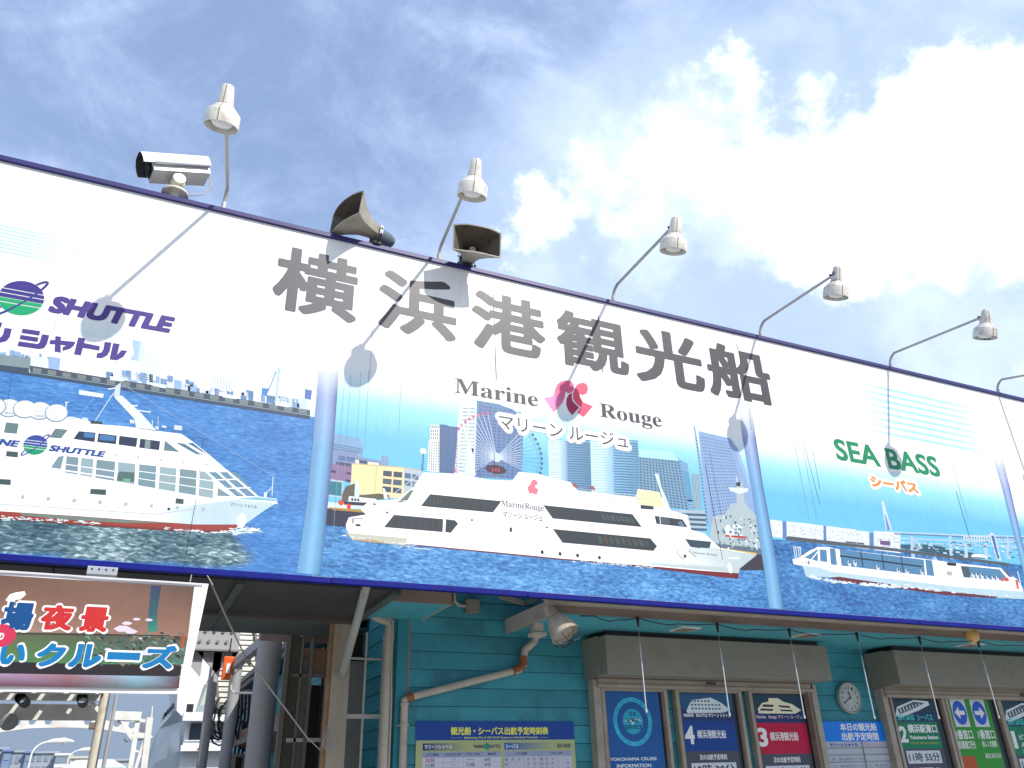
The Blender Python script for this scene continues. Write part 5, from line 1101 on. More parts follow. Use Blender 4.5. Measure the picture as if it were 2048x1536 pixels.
k_ = Q(60, 62, 68); text(pr, '10：20 (60分コース)', 0, 0, k_, off=.01, world=(x0+.05*wB, zh-.94*h, x0+.48*wB, zh-.76*h)); text(pr, '11：30 (60分コース)', 0, 0, k_, off=.01, world=(x0+.05*wB, zh-1.28*h, x0+.48*wB, zh-1.1*h)); text(pr, '12：00 (90分コース)', 0, 0, k_, off=.01, world=(x0+.54*wB, zh-1.28*h, x0+.96*wB, zh-1.1*h)); text(pr, '13：30 (60分コース)', 0, 0, k_, off=.01, world=(x0+.05*wB, zh-1.62*h, x0+.48*wB, zh-1.44*h))
pr.build('lettering', t)
for i in range(4): MB().box((x0+.01, YN-.008, zh-(.32+.34*i)*h), (x1-.01, YN-.0005, zh-(.30+.34*i)*h)).build('divider', M_greybox, t)
MB().box((x0+.5*wB-.004, YN-.008, zb), (x0+.5*wB+.004, YN-.0005, zh)).build('divider', M_greybox, t)
# timetable on the left wall
YT = YW-.025
t, x0, x1, zt_, zb = poster('timetable_board', (833, 1442), (1147, 1444.5), Q(116, 122, 84, 2.3), 'large timetable board with a blue header and yellow title', Y=YT, cat='timetable')
zh = at(833, 1481, YT).z; pr = PR(YT); rect(pr, x0, zh, x1, zt_, Q(0, 34, 88)); pr.k = 2; yel = Q(160, 160, 50, 2.4); wB = x1-x0; h = zt_-zh
text(pr, '観光船・シーバス出航予定時刻表', 0, 0, yel, off=.03, world=(x0+.205*wB, zh+.27*h, x0+.825*wB, zh+.70*h)); text(pr, 'Sightseeing Ship & SEA BASS Departure Scheduled Timetable', 0, 0, yel, off=.005, shear=.2, world=(x0+.285*wB, zh+.05*h, x0+.755*wB, zh+.19*h))
rect(pr, x0+.205*wB, zh+.12*h, x0+.275*wB, zh+.13*h, yel); rect(pr, x0+.765*wB, zh+.12*h, x0+.825*wB, zh+.13*h, yel); pr.build('lettering', t)
pr = PR(YT); u_ = wB
def bar(a0, a1, c0, c1):
    b = len(pr.v); zA, zB_ = zh-.015*u_, zh-.052*u_; y = YT-.0004
    pr.v += [(x0+a0*u_, y, zA), (x0+a1*u_, y, zA), (x0+a1*u_, y, zB_), (x0+a0*u_, y, zB_)]; pr.f.append((b, b+1, b+2, b+3)); pr.c.append([c0, c1, c1, c0])
paper = Q(116, 122, 84, 2.3)
bar(.04, .30, Q(4, 20, 70), paper); bar(.535, .86, Q(0, 50, 100), paper); 
rect(pr, x0+.04*u_, zb, x0+.515*u_, zh-.06*u_, Q(150, 152, 164, 1.9)); rect(pr, x0+.535*u_, zb, x0+.975*u_, zh-.06*u_, Q(140, 142, 154, 1.9)); pr.up()
rect(pr, x0+.04*u_, zh-.088*u_, x0+.515*u_, zh-.06*u_, Q(110, 118, 140, 1.9)); rect(pr, x0+.535*u_, zh-.088*u_, x0+.975*u_, zh-.06*u_, Q(110, 118, 140, 1.9))
for i in range(1, 12): rect(pr, x0+.04*u_, zh-(.088+.0255*i)*u_, x0+.515*u_, zh-(.0868+.0255*i)*u_, Q(70, 74, 84)) if i % 1 == 0 else None
for a in (.16, .28, .395): rect(pr, x0+a*u_, zb, x0+(a+.0015)*u_, zh-.06*u_, Q(70, 74, 84))
for a in (.56, .66, .755, .78, .88): rect(pr, x0+a*u_, zb, x0+(a+.0015)*u_, zh-.06*u_, Q(70, 74, 84))
pr.up(); k_ = Q(20, 22, 40); rd = Q(110, 30, 30, 2.2)
def T4(s_, a, b, c, d, col=k_, o_=.02): text(pr, s_, 0, 0, col, off=o_, world=(x0+a*u_, zh-d*u_, x0+c*u_, zh-b*u_))
T4('マリーンシャトル', .05, .022, .215, .045, Wt, .03); T4('MARINE      SHUTTLE', .345, .024, .51, .042, k_, .04); T4('シーバス', .545, .022, .625, .045, Wt, .03); T4('SEA BASS', .88, .022, .97, .044, k_, .03)
for s_, a, c in (('山下公園発', .065, .135), ('みなとみらい発', .175, .265), ('ピア赤レンガ発', .295, .38), ('乗船時間', .43, .48), ('山下公園発', .61, .68), ('ピア赤レンガ発', .83, .91)): T4(s_, a, .066, c, .079, k_, .02)
for i, (a_, b_, c_, d_) in enumerate([('10:20', '—', '—', '60分'), ('11:30', '—', '11:45', '60分'), ('13:20', '—', '—', '40分'), ('13:30', '—', '13:45', '60分'), ('14:30', '—', '14:45', '40分')]):
    y = .0915+.0255*i; T4(a_, .06, y, .11, y+.018, rd if i % 2 == 0 else k_)
    for s_, A_, C_ in ((b_, .215, .235), (c_, .30, .35), (d_, .41, .45)):
        T4(s_, A_, y+(.008 if s_ == '—' else 0), C_, y+(.010 if s_ == '—' else .018))
    for X_ in (.54, .765): T4(str(10+i), X_, y+.004, X_+.015, y+.020)
rnd = random.Random(4)
for i in range(46):
    X_ = rnd.choice((.58, .62, .68, .72, .80, .84, .90, .94)); y = .095+.0255*rnd.randint(0, 4)
    rect(pr, x0+X_*u_, zh-(y+.014)*u_, x0+(X_+.014)*u_, zh-y*u_, Q(90, 92, 104))
pr.build('printed_table', t); globe((0, 0), .001, nav, nav, YT, t) if False else None
gx = x0+.427*u_; gz = zh-.033*u_; pr = PR(YT); pr.k = 3; pr.wpoly([(gx+.018*u_*math.cos(i*math.pi/10), gz+.018*u_*math.sin(i*math.pi/10)) for i in range(20)], Q(10, 84, 70)); pr.build('printed_logo', t)
# clock
def clock():
    c = at(1699, 1395.6, YW-.05); r = (at(1698, 1364, YW-.05).z-at(1700, 1427, YW-.05).z)/2
    t = empty('wall_clock', (c.x, YW-.02, c.z), 'round white wall clock showing twenty to twelve between the shutter boxes', 'clock')
    wm_ = mat('clock_rim', Q(110, 112, 108, 2.3), .4)
    MB().lathe((c.x, YW-.02, c.z), (0, -1, 0), [(0, .001), (0, r*.98), (.02, r), (.04, r*.99), (.045, r*.94), (.034, r*.86), (.033, r*.001)], 48).build('case', wm_, t, smooth=True)
    Yf = YW-.0545; pr = PR(Yf); pr.wpoly([(c.x+r*.86*math.cos(i*math.pi/24), c.z+r*.86*math.sin(i*math.pi/24)) for i in range(48)], Q(120, 126, 124, 2.4)); pr.up()
    bk = Q(16, 18, 20, 2.)
    for h_ in range(1, 13):
        a = math.radians(90-h_*30); X, Z_ = c.x+r*.66*math.cos(a), c.z+r*.66*math.sin(a); s_ = str(h_); wd = .075*len(s_)*r; text(pr, s_, 0, 0, bk, off=.005, world=(X-wd, Z_-r*.10, X+wd, Z_+r*.10))
    for i in range(60):
        a = i*math.pi/30; q0, q1 = r*.80, r*.83; d_ = .008; pr.wpoly([(c.x+q*math.cos(b), c.z+q*math.sin(b)) for q, b in ((q0, a-d_), (q1, a-d_), (q1, a+d_), (q0, a+d_))], bk)
    pr.build('dial', t)
    for nm, ang, ln, wd in (('hour_hand', 90-(11+40/60)*30, .42, .03), ('minute_hand', 90-40*6, .66, .022)):
        a = math.radians(ang); MB().beam((c.x-.1*r*math.cos(a), Yf-.006, c.z-.1*r*math.sin(a)), (c.x+ln*r*math.cos(a), Yf-.006, c.z+ln*r*math.sin(a)), wd*r*2, .002, up=(0, 1, 0)).build(nm, M_black, t)
clock()
# ------- string of hanging tubes
def tube_lights():
    Yt = .34
    t = empty('light_cable', at(1160, 1232, Yt), 'sagging black cable of sockets under the gutter', 'cable')
    socks = [(1188, 1232), (1275, 1236), (1434, 1248), (1578, 1259), (1713, 1267), (1838, 1275), (1955, 1281), (2075, 1290)]
    pts = []
    for a, b in zip(socks, socks[1:]):
        A = at(*a, Yt); B_ = at(*b, Yt)
        for i in range(8): f = i/8; p = A.lerp(B_, f); p.z -= .07*f*(1-f)*1.6*(1.4 if f < .5 else .8); pts.append(p)
    MB().tube([at(1160, 1232, .42)]+pts, .004, 6).build('cable', M_black, t, smooth=True)
    tubes = [((1281, 1290), (1291, 1424)), ((1441, 1300), (1458, 1431)), ((1588, 1308), (1608, 1436)), ((1726, 1313), (1748, 1437)), ((1851, 1320), (1878, 1437)), ((1969, 1324), (1998, 1436))]
    names = ['in front of the blue compass poster', 'before the navy poster', 'before the crimson poster', 'beside the wall clock', 'over the green numbered poster', 'in front of the green arrow sheet']
    for (s_, (a, b), nm) in zip(socks[1:], tubes, names):
        S_ = at(*s_, Yt); zt1 = at(*a, Yt).z; zb1 = at(*b, Yt).z
        q = empty('hanging_tube_light', (S_.x, Yt, zt1), 'thin white hanging tube light '+nm, 'light', 'white tube lights hung from the cable')
        MB().tube([S_+Vector((0, 0, .01)), S_+Vector((0, 0, -.02)), S_+Vector((0, 0, -.07))], [.014, .013, .006], 8).build('socket', M_black, q)
        MB().tube([S_+Vector((0, 0, -.07)), (S_.x, Yt, zt1)], .0016, 5).build('wire', M_colgrey, q)
        MB().tube([(S_.x, Yt, zt1+.005), (S_.x, Yt, zt1-.03), (S_.x, Yt, zt1-.035), (S_.x, Yt, zb1+.02), (S_.x, Yt, zb1)], [.004, .0045, .0055, .0055, .003], 8).build('tube', M_frosted, q, smooth=True)
        MB().tube([(S_.x, Yt, zb1+.02), (S_.x, Yt, zb1-.004)], .009, 8).build('end_cap', M_frosted, q)
tube_lights()
# ------- rain pipe on the wall
def pipe(pts, r, name, parent, m=M_pipe, n=12): return MB().tube(pts, r, n).build(name, m, parent, smooth=True)
YR = YW-.075
t = empty('rain_pipe', at(812, 1440, YR), 'beige rain pipe with brown taped joints running aslant down the wall', 'pipe')
a1 = at(1074, 1252, .84); r_ = .032
MB().beam(a1+Vector((0, 0, .15)), a1+Vector((0, 0, -.05)), .085, .08).build('hopper', M_pipe, t, .006)
MB().beam(a1+Vector((0, 0, -.051)), a1+Vector((0, 0, -.085)), .125, .11).build('hopper_lip', M_pipe, t, .008)
MB().beam(at(1035, 1248, YR-.1), at(1100, 1240, .8), .05, .055).build('gutter_stub', M_cream, t, .004)
pts = [a1+Vector((0, 0, -.07)), at(1072, 1274, YR-.12), at(1070, 1280, YR-.03), at(1068, 1284, YR), at(1050, 1300, YR), at(1048, 1314, YR), at(1047, 1330, YR), at(1040, 1338, YR), at(1028, 1343, YR)]
pipe(pts, r_, 'bent_pipe', t)
pipe([at(1047, 1312, YR), at(1047, 1327, YR), at(1042, 1336, YR), at(1025, 1343, YR)], r_+.003, 'tape_wrap', t, M_tape)
pipe([at(1030, 1341.5, YR), at(822, 1394, YR)], r_-.004, 'sloping_pipe', t)
pipe([at(826, 1392, YR), at(812, 1398, YR)], r_+.001, 'tape_wrap', t, M_tape)
pe = at(809, 1412, YR)
pipe([at(815, 1397, YR), at(808.5, 1401, YR), pe, Vector((pe.x, pe.y, .1))], r_-.003, 'down_pipe', t)
for zz in (at(806, 1451, YR).z, at(806, 1410, YR).z): MB().lathe((pe.x, pe.y, zz), (0, 0, 1), [(0, r_), (0, r_+.006), (.012, r_+.006), (.012, r_)], 14).build('pipe_clip', M_pipe, t)
MB().box((pe.x-.05, YR+.03, at(806, 1452, YR).z), (pe.x+.05, YW-.017, at(806, 1450, YR).z)).build('pipe_clip', M_pipe, t)
# left down pipe by the corner
YQ = YW-.02; xq = at(773, 1400, YQ).x
t = empty('down_pipe', (xq, YQ, .1), 'fat beige down pipe with an elbow in the gap left of the teal corner', 'pipe')
e1 = at(733, 1222, YQ+.05); e2 = at(760, 1238, YQ)
pipe([e1+Vector((0, 0, .1)), e1+Vector((0, 0, .02)), e1, e2+Vector((-.02, 0, .01)), Vector((xq-.01, YQ, e2.z-.02)), Vector((xq, YQ, e2.z-.07)), Vector((xq, YQ, .1))], .036, 'down_pipe_run', t)
MB().beam(e1+Vector((0, 0, .14)), e1+Vector((0, 0, .0)), .11, .10).build('hopper', M_pipe, t, .005)
for py in (1268, 1277, 1338, 1348): MB().lathe((xq, YQ, at(773, py, YQ).z), (0, 0, 1), [(0, .035), (0, .041), (.008, .041), (.008, .035)], 14).build('pipe_clip', M_pipe, t)
MB().tube([at(748, 1219, YQ-.04), at(770, 1226, YQ-.04), at(786, 1243, YQ-.04), at(786, 1275, YQ-.04), at(783, 1290, YQ-.04), at(783, 1400, YQ-.04), at(778, 1536, YQ-.04)], .006, 6).build('conduit', M_pipe, t, smooth=True)
# junction box
c = at(944, 1213, YW-.05)
t = empty('junction_box', (c.x, YW-.02, c.z), 'small grey junction box high on the teal wall', 'box')
MB().box((c.x-.055, YW-.09, c.z-.055), (c.x+.055, YW-.017, c.z+.055)).build('box_body', M_greybox, t, .004)
for dx in (-.04, .04): MB().tube([(c.x+dx, YW-.093, c.z-.04), (c.x+dx, YW-.088, c.z-.04)], .005, 6).build('screw', M_dark, t)
MB().tube([(c.x-.055, YW-.05, c.z), (c.x-.12, YW-.05, c.z+.0), (c.x-.16, YW-.05, c.z+.04), (c.x-.17, YW-.05, c.z+.12)], .012, 8).build('conduit', M_pipe, t, smooth=True)
# bell shaped flood light
def bell():
    o = at(1100, 1222, .30); ax = Vector((.30, -.42, -.80)).normalized()
    t = empty('bell_floodlight', o, 'grubby bell shaped floodlight with a wire guard hung under the sign', 'lamp')
    rusty = mat('grubby_bell_paint', (.40, .34, .26), .6, .2, 12, dirt=(.20, .12, .06), dirt_amt=.6, dscale=14)
    MB().lathe(o-ax*.02, ax, [(-.02, .001), (-.02, .038), (.0, .042), (.07, .045), (.075, .052), (.085, .052)], 24).build('lamp_cap', rusty, t, smooth=True)
    MB().lathe(o-ax*.02, ax, [(.085, .046), (.09, .060), (.14, .085), (.20, .105), (.24, .112), (.245, .106), (.2, .098), (.1, .05)], 32).build('bell_shade', rusty, t, smooth=True)
    MB().lathe(o-ax*.02, ax, [(.19, .001), (.20, .05), (.21, .085), (.215, .10)], 24).build('lens', mat('dusty_lens', (.4, .38, .33), .3), t)
    u = ax.orthogonal().normalized(); w = ax.cross(u); cb = o+ax*.235
    for k in range(4):
        a = k*math.pi/4; d = u*math.cos(a)+w*math.sin(a); MB().tube([cb+d*.115, cb+d*.09+ax*.045, cb+ax*.06, cb-d*.09+ax*.045, cb-d*.115], .003, 5).build('guard_wire', M_dark, t, smooth=True)
    MB().tube([o, o+Vector((-.02, .0, .08)), o+Vector((-.05, .03, .14))], .025, 10).build('mount_arm', rusty, t)
bell()
# small amber bulkhead lamp on the fascia
c = at(1943, 1270, .36)
t = empty('bulkhead_lamp', c, 'small yellowed oval lamp on the eave at the right', 'lamp')
MB().lathe((c.x, .38, c.z), (0, -1, 0), [(0, .001), (0, .075), (.02, .078), (.05, .072), (.075, .045), (.08, .001)], 22).build('lamp_cover', mat('yellowed_plastic', Q(150, 118, 70, 2.3), .4, .2, 9), t, smooth=True)
MB().box((c.x-.08, .381, c.z-.03), (c.x+.08, .395, c.z+.07)).build('base_plate', M_fascia, t)

# ================================================================== PASSAGE CANOPY (left)
ZCN = 2.78
xr = atz(703, 1250, ZCN).x; yb = atz(540, 1268, ZCN).y; ym = atz(540, 1234, ZCN).y
can = empty('passage_canopy', (0, 1, ZCN), 'dark panelled canopy ceiling over the passage left of the office', 'canopy')
xs = [-6, -4.9, -3.8, -2.7, -1.6, -.5, atz(462, 1200, ZCN).x, xr+.03]
for a, b in zip(xs, xs[1:]): MB().box((a+.004, .18, ZCN+.02), (b-.004, ym-.03, ZCN+.05)).build('ceiling_panel', M_dkceil, can)
MB().box((-6, .16, ZCN+.051), (xr+.04, yb, ZCN+.16)).build('roof_slab', M_dkceil, can)
MB().box((-6, ym-.028, ZCN-.012), (xr+.03, ym+.04, ZCN+.05)).build('rim', mat('brown_grey_rim', (.075, .062, .055), .7), can)
for x in (xs[6],): MB().box((x-.03, .18, ZCN-.005), (x+.02, ym-.03, ZCN+.019)).build('cover_strip', M_gceil, can)
MB().box((xr-.035, .18, ZCN-.005), (xr+.03, ym-.03, ZCN+.019)).build('cover_strip', M_gceil, can)
yj = atz(470, 1247, ZCN).y
for ya, yb_ in ((ym+.042, yj-.004), (yj+.004, yb)):
    for a, b in zip(xs, xs[1:]): MB().box((a+.003, ya, ZCN), (b-.003, yb_, ZCN+.03)).build('ceiling_panel', M_gceil, can)
# pillar
Yp = 1.42; px0 = at(652, 1500, Yp).x; px1 = at(690, 1500, Yp).x; zt_ = at(700, 1240, Yp).z+.1
t = empty('pillar', (px0, Yp, 0), 'square cream pillar streaked with rust at the passage end', 'pillar')
M_pil = mat('cream_pillar_paint', Q(106, 100, 88, 2.4), .6, .15, 2.5, dirt=(.25, .15, .07), dirt_amt=.5, dscale=2, stretch=(3, 3, .4))
MB().box((px0, Yp, 0), (px1, Yp+.16, zt_)).build('shaft', M_pil, t, .004)
MB().box((px0-.03, Yp+.02, 0), (px0-.001, Yp+.06, zt_-.02)).build('edge_strip', mat('rusty_edge', (.30, .18, .08), .7, .3, 8), t)
t = empty('strut', at(734, 1172, .12), 'slanting grey steel tube bracing the sign to the cream pillar', 'brace')
MB().tube([at(737, 1150, .10), at(735, 1165, .12), at(686, 1345, Yp-.05)], .03, 14).build('tube', mat('strut_paint', Q(100, 104, 100, 2.4), .5, .1), t, smooth=True)
MB().beam(at(724, 1160, .2), at(722, 1200, .25), .008, .03).build('hook', M_pipe, t)
# white bar frame between pillar and down pipe
Yg = 1.5
t = empty('bar_frame', at(728, 1536, Yg), 'thin white barred frame filling the gap left of the down pipe', 'gate')
M_bar = mat('white_bar_paint', Q(118, 116, 110, 2.6), .5)
for px_, y0 in ((727, 1265), (763, 1270)):
    q = at(px_, 1400, Yg); MB().box((q.x-.008, Yg-.008, .1), (q.x+.008, Yg+.008, at(px_, y0, Yg).z)).build('upright', M_bar, t)
for py, h in ((1317, .008), (1433, .016)):
    a = at(690, py, Yg); b = at(768, py+3, Yg); MB().box((a.x, Yg-.02, a.z-h), (b.x, Yg-.009, a.z+h)).build('rail', M_bar, t)
# grey inner panel and dark recess
q0 = at(690, 1400, 1.9); q1 = at(726, 1400, 1.9)
t = empty('door_panel', (q0.x, 1.9, 0), 'grey door leaf with a black gap above it behind the bar frame', 'door')
MB().box((q0.x-.05, 1.9, 0), (q1.x, 1.93, at(705, 1322, 1.9).z)).build('leaf', mat('grey_door', (.20, .20, .185), .5), t)
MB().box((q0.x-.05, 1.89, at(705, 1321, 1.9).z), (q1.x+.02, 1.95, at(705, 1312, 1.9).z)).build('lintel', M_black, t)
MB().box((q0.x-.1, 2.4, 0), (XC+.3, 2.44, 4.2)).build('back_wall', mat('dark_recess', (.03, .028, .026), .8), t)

# ================================================================== SIDE BUILDING along the passage
XW = 1.75
sb = empty('side_building', (XW, 3, 0), 'low teal shed with weathered eave running back beside the passage', 'building')
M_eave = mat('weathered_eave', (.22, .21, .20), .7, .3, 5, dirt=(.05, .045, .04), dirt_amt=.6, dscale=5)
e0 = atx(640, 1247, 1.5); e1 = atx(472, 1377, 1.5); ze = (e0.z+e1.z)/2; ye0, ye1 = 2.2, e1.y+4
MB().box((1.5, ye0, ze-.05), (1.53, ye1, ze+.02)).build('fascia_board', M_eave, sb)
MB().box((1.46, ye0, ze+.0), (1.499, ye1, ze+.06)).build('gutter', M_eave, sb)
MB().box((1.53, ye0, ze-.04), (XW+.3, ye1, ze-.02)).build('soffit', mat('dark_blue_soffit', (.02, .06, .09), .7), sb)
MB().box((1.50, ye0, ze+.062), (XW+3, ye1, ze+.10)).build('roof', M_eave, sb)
zz = ze-.06; k = 0
while zz > .2:
    h = .15; mb = MB().box((XW, 2.5, zz-h+.006), (XW+.02, ye1-1, zz)); mb.build('siding_board', M_teals[k % 3], sb); zz -= h; k += 1
MB().box((XW+.021, 2.5, 0), (XW+.1, ye1-1, ze-.05)).build('wall', M_tealtrim, sb)
# door frames seen edge on
def xw_box(pxa, pxb, z0, z1, m, name, dx=.0, par=sb):
    a = atx(pxa, 1500, XW-dx); b = atx(pxb, 1500, XW-dx); y0, y1 = min(a.y, b.y), max(a.y, b.y)
    return MB().box((XW-dx-.03, y0, z0), (XW-dx, y1, z1)).build(name, m, par)
t = empty('door_screen', at(575, 1500, 2.3), 'tall narrow doorway of beige posts beside the cream pillar', 'doorway')
M_post = mat('beige_post', Q(80, 77, 70, 1.9), .5, .1, 4); M_olive = mat('olive_panel', Q(52, 51, 42, 1.9), .6, .1, 4)
def yboxp(pxa, pxb, Y, ztop, m, name, z0=0): 
    a = at(pxa, 1500, Y); b = at(pxb, 1500, Y); return MB().box((a.x, Y, z0), (b.x, Y+.05, ztop)).build(name, m, t)
yboxp(552, 562, 2.3, 3.4, M_post, 'post'); yboxp(563, 584, 2.32, 3.4, M_olive, 'panel'); yboxp(585, 590, 2.3, 3.4, M_post, 'post'); yboxp(591, 604, 2.34, 2.62, mat('grey_leaf', (.16, .16, .15), .6), 'leaf'); yboxp(605, 611, 2.28, 3.4, M_post, 'post')
yboxp(612, 640, 2.45, 2.42, M_black, 'opening_shade_sheet'); yboxp(640, 646, 2.3, 3.4, M_post, 'post')  # black sheet stands in for the shade inside the doorway
a = at(586, 1300, 2.38); b = at(660, 1300, 2.38); MB().box((a.x, 2.38, at(610, 1352, 2.38).z), (b.x+.05, 2.41, at(610, 1296, 2.38).z)).build('transom_panel', mat('salmon_panel', Q(110, 84, 66, 2.6), .6, .12, 4), t)
MB().box((a.x, 2.30, at(610, 1354, 2.3).z), (b.x+.02, 2.33, at(610, 1348, 2.3).z)).build('transom_rail', M_post, t)
MB().box((a.x, 2.30, at(620, 1479, 2.3).z-.02), (b.x, 2.33, at(620, 1479, 2.3).z+.012)).build('cross_rail', M_bar, t)
MB().box((a.x-.3, 2.36, at(600, 1284, 2.36).z), (b.x+.05, 2.376, 3.5)).build('head_board', M_fascia, t)
# brown awning box
t = empty('brown_awning', atx(560, 1450, 1.45), 'brown box awning with cream trim sticking out of the shed', 'awning')
M_brn = mat('brown_sheet', (.20, .07, .035), .5, .1, 4)
y0, y1 = 3.1, 6.6; zt_ = atx(588, 1410, 1.4).z; zb_ = atx(588, 1450, 1.4).z
mb = MB().add([(1.42, y0, zt_), (1.42, y0, zb_+.02), (XW, y0, zb_-.1), (XW, y0, zt_), (1.42, y1, zt_), (1.42, y1, zb_+.02), (XW, y1, zb_-.1), (XW, y1, zt_)], [(0, 1, 2, 3), (7, 6, 5, 4), (0, 4, 5, 1), (1, 5, 6, 2), (2, 6, 7, 3), (3, 7, 4, 0)]); mb.build('hood', M_brn, t)
MB().box((1.385, y0, zb_-.0), (1.415, y1, zb_+.06)).build('trim', M_post, t); MB().box((1.39, y0-.02, zt_-.02), (1.42, y0-.001, zb_)).build('trim', M_post, t)
t = empty('wall_cabinet', atx(470, 1520, 1.6), 'small cream air conditioner cabinet at the foot of the shed wall', 'cabinet')
c = at(480, 1520, 6.2); MB().box((c.x-.12, 6.2, 1.0), (c.x+.22, 6.5, at(480, 1508, 6.2).z)).build('cabinet_body', M_pil, t, .01); MB().box((c.x-.05, 6.18, 1.3), (c.x+.02, 6.199, at(480, 1514, 6.2).z)).build('cabinet_grille', M_black, t)
# cables bundle
t = empty('cable_bundle', at(470, 1430, 6.0), 'loops of black cable hanging between the round columns', 'cables')
rnd = random.Random(11)
for i in range(9):
    c0 = at(rnd.uniform(440, 500), rnd.uniform(1400, 1440), 6.4); r = rnd.uniform(.12, .3)
    pts = [c0+Vector((r*math.cos(a)*.6, rnd.uniform(-.05, .05), r*math.sin(a)-.1)) for a in [2.2+j*.5 for j in range(9)]]; MB().tube(pts, .012, 6).build('cable', M_black, t, smooth=True)
for i in range(5):
    a = at(478+i*7, 1385, 6.2); MB().tube([a, a+Vector((.02, 0, -.3)), a+Vector((-.02, .1, -.9-.1*i)), a+Vector((-.05, 0, -1.6))], .016, 6).build('cable', M_black, t, smooth=True)
# louvred screen (bright slatted panels)
t = empty('slatted_roof_screen', at(540, 1300, 7.4), 'sunlit white slatted screen above the shed eave', 'screen')
M_slat = mat('white_slats', (.74, .72, .64), .6, .1, 6, dirt=(.3, .26, .2), dirt_amt=.4, dscale=5)
A0 = at(455, 1345, 7.4); dirx = Vector((.42, 0, 0)); 
for i in range(9):
    x_a = A0.x-.05+.30*i; zb_, zt2 = A0.z-.55+.0*i, A0.z+1.6
    lean = .22
    mb = MB()
    nsl = 30
    for j in range(nsl):
        z_ = zb_+(zt2-zb_)*(j+.5)/nsl; off_x = -(z_-zb_)*lean
        mb.box((x_a+.03+off_x, 7.4, z_-.026), (x_a+.27+off_x, 7.43, z_+.026))
    f = mb.build('slat_panel', M_slat, t)
    MB().prism([(x_a, 7.46, zb_), (x_a+.30, 7.46, zb_), (x_a+.30-(zt2-zb_)*lean, 7.46, zt2), (x_a-(zt2-zb_)*lean, 7.46, zt2)], (0, .02, 0)).build('backing_sheet', M_whitedirty, f)
    MB().add([(x_a, 7.38, zb_), (x_a+.028, 7.38, zb_), (x_a+.028-(zt2-zb_)*lean, 7.38, zt2), (x_a-(zt2-zb_)*lean, 7.38, zt2), (x_a, 7.45, zb_), (x_a+.028, 7.45, zb_), (x_a+.028-(zt2-zb_)*lean, 7.45, zt2), (x_a-(zt2-zb_)*lean, 7.45, zt2)], [(0, 1, 2, 3), (7, 6, 5, 4), (0, 4, 5, 1), (1, 5, 6, 2), (2, 6, 7, 3), (3, 7, 4, 0)]).build('stile', M_eave, t)

# ================================================================== COLUMNS and pier steelwork
def column(pxa, pxb, Y, ztop, label, m):
    a = at(pxa, 1500, Y); b = at(pxb, 1500, Y); r = (b.x-a.x)/2*.93; x = (a.x+b.x)/2
    t = empty('round_column', (x, Y, 0), label, 'column', 'round grey columns at the passage')
    MB().tube([(x, Y, 0), (x, Y, ztop)], r, 28).build('shaft', m, t, smooth=True)
    MB().lathe((x, Y, ztop-.06), (0, 0, 1), [(0, r), (0, r*1.12), (.06, r*1.12), (.06, .001)], 24).build('collar', m, t)
    return t, x, r
column(490, 545, 2.9, at(520, 1250, 2.9).z+.5, 'thickest round grey column, nearest the shed', M_colgrey)
zbm = at(455, 1304, 5.4).z
column(440, 466, 5.4, zbm, 'middle round column with an orange box on it', M_colgrey)
column(396, 418, 5.8, zbm+.02, 'round column furthest left, beside the hanging banner', M_colgrey)
t = empty('canopy_beam', at(440, 1285, 5.3), 'white bolted steel beam over the two far columns', 'beam')
a = at(330, 1290, 5.2)
MB().box((a.x, 5.3, zbm), (at(478, 1290, 5.3).x, 5.34, zbm+.34)).build('web', M_colgrey, t)
MB().box((a.x, 5.2, zbm+.34), (at(478, 1290, 5.3).x, 5.46, zbm+.37)).build('flange', M_eave, t); MB().box((a.x, 5.2, zbm-.02), (at(478, 1290, 5.3).x, 5.46, zbm-.001)).build('flange', M_eave, t)
for i in range(8): q = at(400+i*9, 1292, 5.2); MB().tube([(q.x, 5.28, zbm+.1+.12*(i % 2)), (q.x, 5.30, zbm+.1+.12*(i % 2))], .02, 8).build('bolt', M_eave, t)
for px_ in (418, 455):
    q = at(px_, 1305, 5.3); mb = MB()
    for sg in (-1, 1): mb.prism([(q.x+sg*.06, 5.31, zbm-.021), (q.x+sg*.34, 5.31, zbm-.021), (q.x+sg*.06, 5.31, zbm-.30)], (0, .03, 0))
    mb.build('gusset', M_colgrey, t)
MB().beam(at(470, 1330, 5.25), at(540, 1272, 3.6), .08, .10).build('diagonal_beam', M_colgrey, t)
# orange box
c = at(456, 1336, 5.15); t = empty('orange_box', c, 'small orange box hung high on the middle round column', 'box')
MB().box((c.x-.06, 5.14, c.z-.13), (c.x+.06, 5.2, c.z+.13)).build('box_body', mat('orange_plastic', (.75, .12, .02), .4), t, .01); MB().box((c.x-.022, 5.13, c.z-.06), (c.x+.022, 5.139, c.z+.05)).build('label_plate', M_white, t)
MB().tube([(c.x, 5.18, c.z+.13), (c.x, 5.18, c.z+.34)], .008, 6).build('hanger', M_dark, t)
MB().tube([at(463, 1350, 5.12), at(462, 1380, 5.12), at(470, 1386, 5.12), at(515, 1386, 3.2)], .012, 6).build('conduit', M_whitedirty, t)
